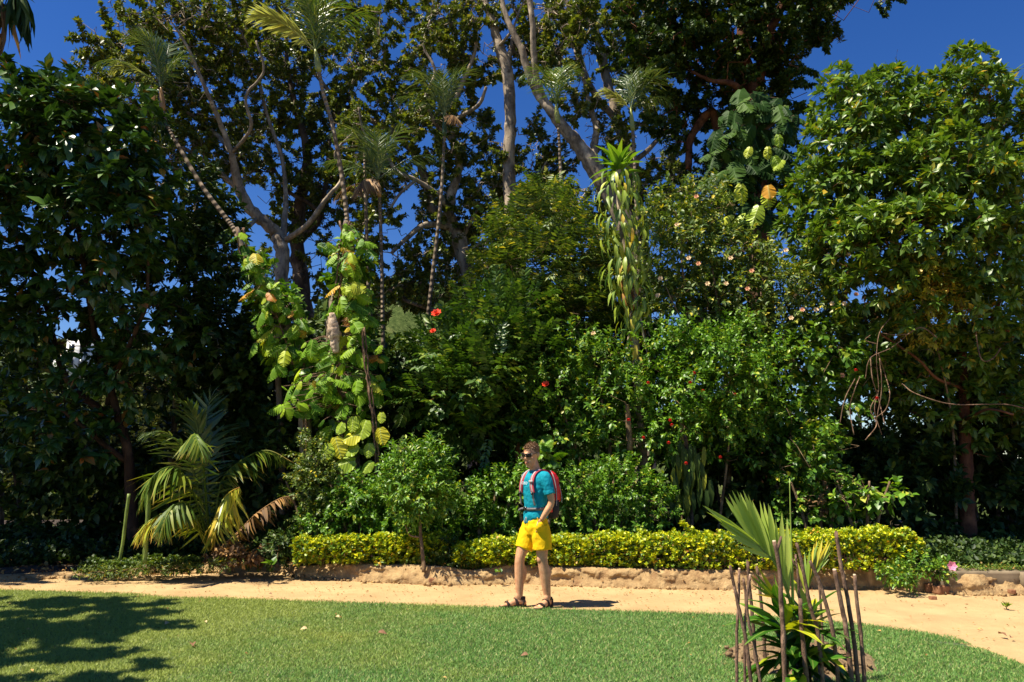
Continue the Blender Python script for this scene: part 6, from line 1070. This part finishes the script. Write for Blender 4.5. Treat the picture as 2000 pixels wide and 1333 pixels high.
# head frame: yaw a little back to camera, nod
HC = np.array([0, -.058, 1.698]); nod = math.radians(14); hy = math.radians(20)
def head(V):
    V = np.asarray(V, float) * 1.10; c, s = math.cos(nod), math.sin(nod); V = V @ np.array([[1, 0, 0], [0, c, s], [0, -s, c]]); c, s = math.cos(hy), math.sin(hy); return V @ np.array([[c, s, 0], [-s, c, 0], [0, 0, 1]]) + HC
def hput(src, dst): 
    for v, f_i in zip(src.V, range(len(src.V))): pass
body = MB()
# legs (local: -Y forward, +X his left)
limb(body, [(-.095, .0, .90), (-.10, -.075, .72), (-.102, -.15, .53), (-.102, -.155, .33), (-.102, -.16, .10)], [.085, .078, .058, .056, .038])
limb(body, [(.095, .0, .90), (.105, .01, .72), (.11, .015, .53), (.112, .05, .33), (.112, .08, .10)], [.088, .080, .060, .058, .038])
ell(body, (-.102, -.173, .535), (.042, .035, .05)); ell(body, (.11, -.02, .535), (.042, .035, .05)); ell(body, (-.102, -.115, .37), (.048, .05, .11)); ell(body, (.112, .072, .37), (.05, .052, .11))
def foot(mb, ank, ang, sg):
    c, s = math.cos(ang), math.sin(ang); f = lambda x, y, z: (ank[0] + x * c - y * s, ank[1] + x * s + y * c, z)
    # along -y forward
    for (y0, r, z) in ((.05, .033, .045),): ell(mb, f(0, y0, z), (.034, .036, .040))
    limb(mb, [f(0, .05, .05), f(0, .0, .062), f(0, -.06, .055), f(sg * -.006, -.12, .040), f(sg * -.006, -.165, .032)], [.034, .038, .040, .038, .024])
    limb(mb, [f(-sg * .0, .0, .085), f(0, -.02, .11), (ank[0], ank[1], .15)], [.036, .036, .036])
    for i, (dx, ln, r) in enumerate(((-.030, .232, .0155), (-.012, .232, .0115), (.004, .222, .0105), (.018, .208, .010), (.031, .192, .0105))):
        dx *= sg; limb(mb, [f(dx * .9, -.135, .033), f(dx, -(ln - .035), .032), f(dx, -ln + .004, .025)], [r * 1.1, r, r * .85], 8, 3)
    return f
fR = foot(body, (-.102, -.16), math.radians(-14), -1); fL = foot(body, (.112, .08), math.radians(22), 1)
# torso core, neck, arms
rings(body, [(0, .0, .90, .15, .10), (0, .0, 1.05, .14, .10), (0, .0, 1.25, .15, .10), (0, .0, 1.42, .165, .10), (0, .01, 1.48, .12, .08)])
limb(body, [(0, .015, 1.44), (0, -.005, 1.53), (0, -.035, 1.62), (0, -.045, 1.68)], [.082, .064, .059, .058])
limb(body, [(.165, .01, 1.46), (.215, .03, 1.33), (.235, .055, 1.17), (.212, .0, 1.06), (.176, -.04, .975)], [.055, .047, .039, .036, .026])
limb(body, [(-.165, .01, 1.46), (-.215, .03, 1.33), (-.235, .045, 1.17), (-.225, .06, 1.06), (-.165, .03, .975)], [.055, .047, .039, .036, .026])
def hand(mb, wx, wy, wz, sg):
    ell(mb, (wx - sg * .006, wy - .022, wz - .045), (.020, .038, .048))
    for i, (dy, ln) in enumerate(((-.050, .075), (-.030, .085), (-.010, .080), (.008, .062))):     # four fingers going down into the pocket, curled
        limb(mb, [(wx - sg * .008, wy + dy * .9, wz - .075), (wx - sg * .012, wy + dy - .004, wz - .075 - ln * .5), (wx - sg * .028, wy + dy - .008, wz - .075 - ln * .85)], [.0095, .009, .0075], 8, 3)
    limb(mb, [(wx - sg * .004, wy - .035, wz - .018), (wx + sg * .006, wy - .062, wz - .048), (wx + sg * .004, wy - .070, wz - .078)], [.011, .010, .008], 8, 3)
hand(body, .168, -.035, .975, 1); hand(body, -.155, .03, .965, -1)
# head
hm = MB(); ell(hm, (0, .012, .025), (.076, .094, .095), 22); ell(hm, (0, -.018, -.035), (.060, .070, .085), 20); rings(hm, [(0, -.050, -.118, .020, .022), (0, -.052, -.105, .034, .034), (0, -.045, -.075, .052, .050), (0, -.035, -.04, .060, .058)], 18)
limb(hm, [(0, -.086, .022), (0, -.104, -.006), (0, -.110, -.020)], [.009, .013, .013], 10); ell(hm, (.0, -.098, -.022), (.017, .011, .009), 10)
ell(hm, (0, -.082, .036), (.050, .014, .010), 12); ell(hm, (.042, -.066, -.020), (.022, .018, .018), 10); ell(hm, (-.042, -.066, -.020), (.022, .018, .018), 10); ell(hm, (0, -.088, -.056), (.022, .010, .007), 10); ell(hm, (0, -.084, -.066), (.020, .010, .007), 10); ell(hm, (0, -.079, -.098), (.020, .016, .014), 10)
for sg in (-1, 1): rings(hm, [(sg * .078, .010, -.030, .006, .009), (sg * .082, .014, -.012, .009, .014), (sg * .086, .018, .008, .010, .018), (sg * .084, .018, .024, .007, .014)], 10)
hm.V = [head(v) for v in hm.V]; off = body.n
for v, A in zip(hm.V, hm.A): body.V.append(v); body.A.append(A)
for f in hm.F: body.F.append(f + off)
body.n += hm.n
fuse(body, 'body', m_skin, per, .0065, 3)
mb = MB(); ell(mb, (0, -.096, -.0575), (.021, .006, .0045), 10); ell(mb, (0, -.093, -.066), (.018, .006, .005), 10); mb.V = [head(v) for v in mb.V]; put(mb, 'lips', m_lip, per)
# shirt
sh = MB(); rings(sh, [(0, .0, .985, .166, .128), (0, .0, 1.0, .167, .130), (0, .0, 1.04, .162, .126), (0, .0, 1.085, .150, .112), (0, .0, 1.12, .158, .118), (0, -.003, 1.22, .168, .122), (0, -.006, 1.34, .182, .126), (0, .0, 1.42, .188, .122), (0, .006, 1.475, .165, .105), (0, .008, 1.505, .118, .088), (0, .004, 1.525, .082, .074)], 28)
for sg in (-1, 1): limb(sh, [(sg * .13, .01, 1.455), (sg * .185, .012, 1.43), (sg * .212, .028, 1.34), (sg * .232, .038, 1.255)], [.070, .071, .066, .064], 16)
rings(sh, [(-.02, -.045, .925, .085, .088), (-.01, -.03, .95, .115, .102), (0, -.01, 1.0, .15, .120)], 20)
sht = fuse(sh, 'shirt', m_shirt, per, .0075, 2, (.06, .017))
cu = bpy.data.curves.new('lettering', 'FONT'); cu.body = 'COLO'; cu.size = .043; cu.extrude = .001; cu.align_x = 'CENTER'; lt0 = bpy.data.objects.new('lettering', cu); COL.objects.link(lt0); bpy.context.view_layer.update(); lme = bpy.data.meshes.new_from_object(lt0.evaluated_get(bpy.context.evaluated_depsgraph_get())); bpy.data.objects.remove(lt0); lt = bpy.data.objects.new('lettering', lme); COL.objects.link(lt); lt.parent = sht
lt.data.materials.append(plain('white_print', (.8, .8, .8), .7)); cp = loc([[-.028, -.136, 1.365]])[0] - ROOT; lt.location = Vector(cp); lt.rotation_euler = (PI / 2 - .05, 0, YAW)
# shorts
so_ = MB(); rings(so_, [(0, .0, .80, .165, .115), (0, .0, .88, .178, .128), (0, .0, .95, .172, .124), (0, .0, 1.02, .148, .106)], 28)
limb(so_, [(-.085, .0, .90), (-.098, -.045, .78), (-.106, -.085, .66), (-.108, -.094, .635)], [.105, .108, .104, .103], 20, 4); limb(so_, [(.085, .0, .90), (.100, .01, .78), (.110, .012, .66), (.112, .012, .635)], [.108, .112, .108, .107], 20, 4)
ell(so_, (.162, -.055, .895), (.042, .060, .062), 16)
fuse(so_, 'shorts', m_short, per, .008, 2, (.07, .013))
mb = MB(); limb(mb, [(-.01, -.128, 1.0), (-.012, -.140, .97), (-.018, -.142, .93)], [.004, .004, .003], 6); limb(mb, [(.008, -.128, 1.0), (.012, -.140, .97), (.012, -.142, .94)], [.004, .004, .003], 6); put(mb, 'drawstring', m_lg, per)
mb = MB(); tube(mb, spline([(.155, -.085, 1.0), (.175, -.085, .95), (.185, -.065, .915), (.187, -.03, .90)], 4), .004, 5); put(mb, 'pocket_edge', plain('shorts_seam', (.68, .34, .004), .8), per)
# hair: cap and locks
mb = MB(); hc = np.array([0, .018, .040]); n = 1600; d = nrmz(rng.normal(size=(n * 4, 3)))
ok = (d[:, 2] > np.where(d[:, 1] < -.3, .42, np.where(d[:, 1] > .35, -.55, -.08))); d = d[ok][:n]; n = len(d); p = hc + d * np.array([.074, .092, .088])
dd = nrmz(d * .45 + np.array([.3, -.5, .15]) + rng.normal(size=d.shape) * .35); leaves(mb, T_strap(.11, .5, 3, .4, .9, 2), p, dd, d + .2 * rng.normal(size=d.shape), .018 + .014 * rng.random(n) * (d[:, 2] > .2), .8)
cap = MB(); ell(cap, (0, .024, .044), (.080, .094, .088), 22)
for V_, A_, in zip(cap.V, cap.A): pass
V_ = cap.V[0].copy(); keepz = (V_[:, 2] > np.where(V_[:, 1] < -.045, .082, np.where(V_[:, 1] > .05, -.03, .022))); V_[~keepz] = hc + (V_[~keepz] - hc) * .86; cap.V[0] = V_
mb.V = [head(v) for v in mb.V]; cap.V = [head(v) for v in cap.V]; off = mb.n
for v, A in zip(cap.V, cap.A): mb.V.append(v); mb.A.append(A)
for f in cap.F: mb.F.append(f + off)
mb.n += cap.n; put(mb, 'hair', m_hair, per)
# sunglasses
mb = MB()
for sg in (-1, 1):
    a = np.linspace(0, 2 * PI, 17)[:-1]; xx = np.sign(np.cos(a)) * np.abs(np.cos(a)) ** .6 * .027 + sg * .033; zz = np.sign(np.sin(a)) * np.abs(np.sin(a)) ** .6 * .019 + .018; yy = -.104 + (np.abs(xx) / .06) ** 2 * .020
    V = np.concatenate([np.stack([xx, yy, zz], -1), np.stack([xx, yy + .008, zz], -1)]); j = np.arange(16); k_ = (j + 1) % 16
    mb.add(V, [np.stack([j, k_, k_ + 16, j + 16], -1), np.arange(16)[None, ::-1], np.arange(16, 32)[None]])
    tube(mb, [(sg * .060, -.085, .026), (sg * .079, -.050, .026), (sg * .083, .0, .024), (sg * .082, .020, .012)], .0035, 6)
tube(mb, [(-.012, -.106, .024), (0, -.110, .026), (.012, -.106, .024)], .004, 6); tube(mb, spline([(-.060, -.088, .036), (-.033, -.104, .038), (0, -.108, .034), (.033, -.104, .038), (.060, -.088, .036)], 3), .0045, 6)
mb.V = [head(v) for v in mb.V]; put(mb, 'sunglasses', m_black, per)
mb = MB()
for sg in (-1, 1): tube(mb, [(sg * .018, -.092, .044), (sg * .035, -.090, .049), (sg * .054, -.078, .045)], [.003, .0045, .003], 6)
mb.V = [head(v) for v in mb.V]; put(mb, 'eyebrows', m_hair, per)
# sandals
def band(mb, pts, wdt, th, up):
    s = spline(pts, 4); tn = nrmz(np.gradient(s, axis=0)); upv = np.tile(up, (len(s), 1)).astype(float); nn = nrmz(np.cross(tn, upv)); n_ = len(s)
    V = np.stack([s - upv * wdt / 2 - nn * th, s + upv * wdt / 2 - nn * th, s + upv * wdt / 2 + nn * th, s - upv * wdt / 2 + nn * th], 1).reshape(-1, 3); i = np.arange(n_ - 1)[:, None] * 4; j = np.arange(4)[None]; k = (j + 1) % 4
    mb.add(V, [np.stack([i + j, i + k, i + 4 + k, i + 4 + j], -1).reshape(-1, 4), np.array([[3, 2, 1, 0]]), np.array([[0, 1, 2, 3]]) + (n_ - 1) * 4])
for nm, f, sg in (('right', fR, -1), ('left', fL, 1)):
    sd = thing('sandal', '', '', ROOT); sd.parent = per; sd.location = (0, 0, 0); [sd.__delitem__(x) for x in ('label', 'category') if x in sd]
    ol = [(0, .088), (.030, .075), (.038, .03), (.034, -.02), (.038, -.08), (.046, -.13), (.044, -.18), (.025, -.225), (0, -.243), (-.025, -.235), (-.042, -.20), (-.046, -.14), (-.036, -.08), (-.030, -.02), (-.036, .03), (-.028, .075)]
    mb = MB(); V = []
    for z in (.0, .006, .022, .026): V += [f(x * (1 if .0 < z < .024 else .96), y, z) for x, y in ol]
    j = np.arange(16); k_ = (j + 1) % 16; fs = [np.concatenate([np.stack([j + a * 16, k_ + a * 16, k_ + a * 16 + 16, j + a * 16 + 16], -1) for a in range(3)]), np.arange(16)[None, ::-1], np.arange(48, 64)[None]]
    mb.add(np.array(V), fs); mb.V = [loc(v) for v in mb.V]; s_o = mb.build('sole', m_sole, None); s_o.parent = sd; s_o.matrix_parent_inverse = Matrix.Translation(-Vector(ROOT))
    mb = MB(); H = lambda y, h, w0=.042: [f(-w0, y + .01, .024), f(-w0 * .8, y, h * .75), f(0, y - .004, h), f(w0 * .8, y, h * .75), f(w0, y + .01, .024)]
    band(mb, H(-.145, .072, .047), .034, .003, (0, 0, .0) if 0 else tuple(np.array(f(0, -1, 0)) - np.array(f(0, 0, 0))))
    band(mb, H(-.045, .104, .042), .030, .003, tuple(np.array(f(0, -1, 0)) - np.array(f(0, 0, 0))))
    band(mb, [f(.036 * math.cos(a), .012 + .046 * math.sin(a) + .012, .098) for a in np.linspace(0, 2 * PI, 12)], .028, .003, (0, 0, 1)); 
    for s2 in (-1, 1): band(mb, [f(s2 * .040, .03, .024), f(s2 * .040, .045, .06), f(s2 * .034, .05, .098)], .022, .003, tuple(np.array(f(0, -1, 0)) - np.array(f(0, 0, 0)))); band(mb, [f(s2 * .042, -.02, .024), f(s2 * .041, -.03, .06), f(s2 * .030, -.05, .095)], .022, .003, tuple(np.array(f(0, -1, 0)) - np.array(f(0, 0, 0))))
    mb.V = [loc(v) for v in mb.V]; s_o = mb.build('strap', m_sand_, None); s_o.parent = sd; s_o.matrix_parent_inverse = Matrix.Translation(-Vector(ROOT))

# backpack: rests on the person, a thing of its own
bp = thing('backpack', 'red and grey hiking backpack worn by the young man', 'backpack', ROOT)
mb = MB(); rings(mb, [(0, .20, 1.17, .125, .075), (0, .205, 1.24, .132, .088), (0, .20, 1.33, .132, .085), (0, .20, 1.42, .125, .088), (0, .18, 1.485, .105, .068), (0, .165, 1.515, .075, .045), (0, .155, 1.525, .03, .02)], 28, 2.8); fuse(mb, 'main_bag', m_rp, bp, .008, 3, (.12, .012))
mb = MB(); rings(mb, [(0, .19, .975, .10, .050), (0, .20, .99, .118, .070), (0, .205, 1.06, .128, .078), (0, .20, 1.18, .130, .080)], 28, 2.8); put(mb, 'lower_bag', m_dk, bp)
mb = MB(); rings(mb, [(0, .285, 1.16, .07, .02), (0, .285, 1.17, .085, .028), (0, .285, 1.28, .09, .032), (0, .268, 1.37, .075, .024), (0, .255, 1.39, .05, .01)], 24, 2.6); put(mb, 'front_pocket', m_rp, bp)
mb = MB(); rings(mb, [(0, .125, 1.0, .125, .022), (0, .125, 1.2, .135, .022), (0, .118, 1.40, .130, .022), (0, .125, 1.49, .10, .018)], 24, 3); put(mb, 'back_panel', m_dk, bp)
mb = MB()
for x in (.148, -.148): tube(mb, spline([(x * .50, .16, 1.52), (x * .78, .17, 1.46), (x * .91, .19, 1.36), (x * .92, .20, 1.22), (x * .90, .20, 1.12)], 5), .006, 6)
for x in (.1, -.1): tube(mb, spline([(x * 1.25, .25, 1.36), (x * 1.05, .28, 1.30), (x * .95, .305, 1.22), (x * .9, .31, 1.15)], 4), .004, 5)
put(mb, 'piping', m_lg, bp)
for sg, nm in ((1, 'l'), (-1, 'r')):
    pth = [(sg * .080, .13, 1.475), (sg * .085, .07, 1.518), (sg * .090, .0, 1.526), (sg * .092, -.07, 1.49), (sg * .098, -.112, 1.42), (sg * .108, -.125, 1.35), (sg * .122, -.118, 1.27)]
    s = spline(pth, 5); mb = MB()
    def sband(mb, s, w0, th):
        tn = nrmz(np.gradient(s, axis=0)); x = nrmz(np.cross(tn, np.cross(np.array([1.0, 0, 0]), tn)))[:, :]; x = nrmz(np.array([1.0, 0, 0]) - tn * tn[:, :1]); nn = np.cross(x, tn); m_ = len(s)
        V = np.stack([s - x * w0 - nn * th, s + x * w0 - nn * th, s + x * w0 + nn * th, s - x * w0 + nn * th], 1).reshape(-1, 3); i = np.arange(m_ - 1)[:, None] * 4; j = np.arange(4)[None]; k = (j + 1) % 4
        mb.add(V, [np.stack([i + j, i + k, i + 4 + k, i + 4 + j], -1).reshape(-1, 4), np.array([[3, 2, 1, 0]]), np.array([[0, 1, 2, 3]]) + (m_ - 1) * 4])
    sband(mb, s, .032, .007); so2 = put(mb, 'shoulder_strap', m_pk, bp, smooth=False)
    mb = MB(); sband(mb, s + [0, -.006, .006], .010, .006); put(mb, 'strap_webbing', m_lg, bp, smooth=False)
    mb = MB(); sband(mb, spline([(sg * .122, -.126, 1.285), (sg * .130, -.120, 1.20), (sg * .138, -.105, 1.13)], 5), .013, .004); put(mb, 'adjusting_strap', m_gp, bp, smooth=False)
    mb = MB(); tube(mb, [(sg * .123, -.138, 1.275), (sg * .125, -.136, 1.25)], .014, 6); put(mb, 'buckle', m_black, bp)
mb = MB(); box(mb, (.112, -.142, 1.40), (.07, .012, .022)); put(mb, 'chest_strap_clip', m_lg, bp, smooth=False)
a = np.linspace(-.15, 2 * PI - 3.0, 3)
mb = MB(); pts = [(.150 * math.cos(x) * 1.06, .118 * math.sin(x) * 1.08, 1.095 + .008 * math.sin(x)) for x in np.linspace(-2 * PI * .02 - PI, .15, 22)]; band(mb, pts, .030, .004, (0, 0, 1)); put(mb, 'hip_belt', m_gp, bp, smooth=False)
mb = MB(); pts = [(.168, .02, 1.09), (.172, .07, 1.085), (.15, .12, 1.085)]; band(mb, pts, .065, .012, (0, 0, 1)); put(mb, 'hip_pad', m_rp, bp, smooth=False)
mb = MB(); box(mb, (-.02, -.132, 1.093), (.055, .016, .036)); put(mb, 'belt_buckle', m_black, bp, smooth=False)
mb = MB(); band(mb, [(-.05, -.13, 1.09), (-.08, -.15, 1.085), (-.11, -.165, 1.065)], .028, .003, (0, 0, 1)); put(mb, 'loose_belt_end', m_gp, bp, smooth=False)
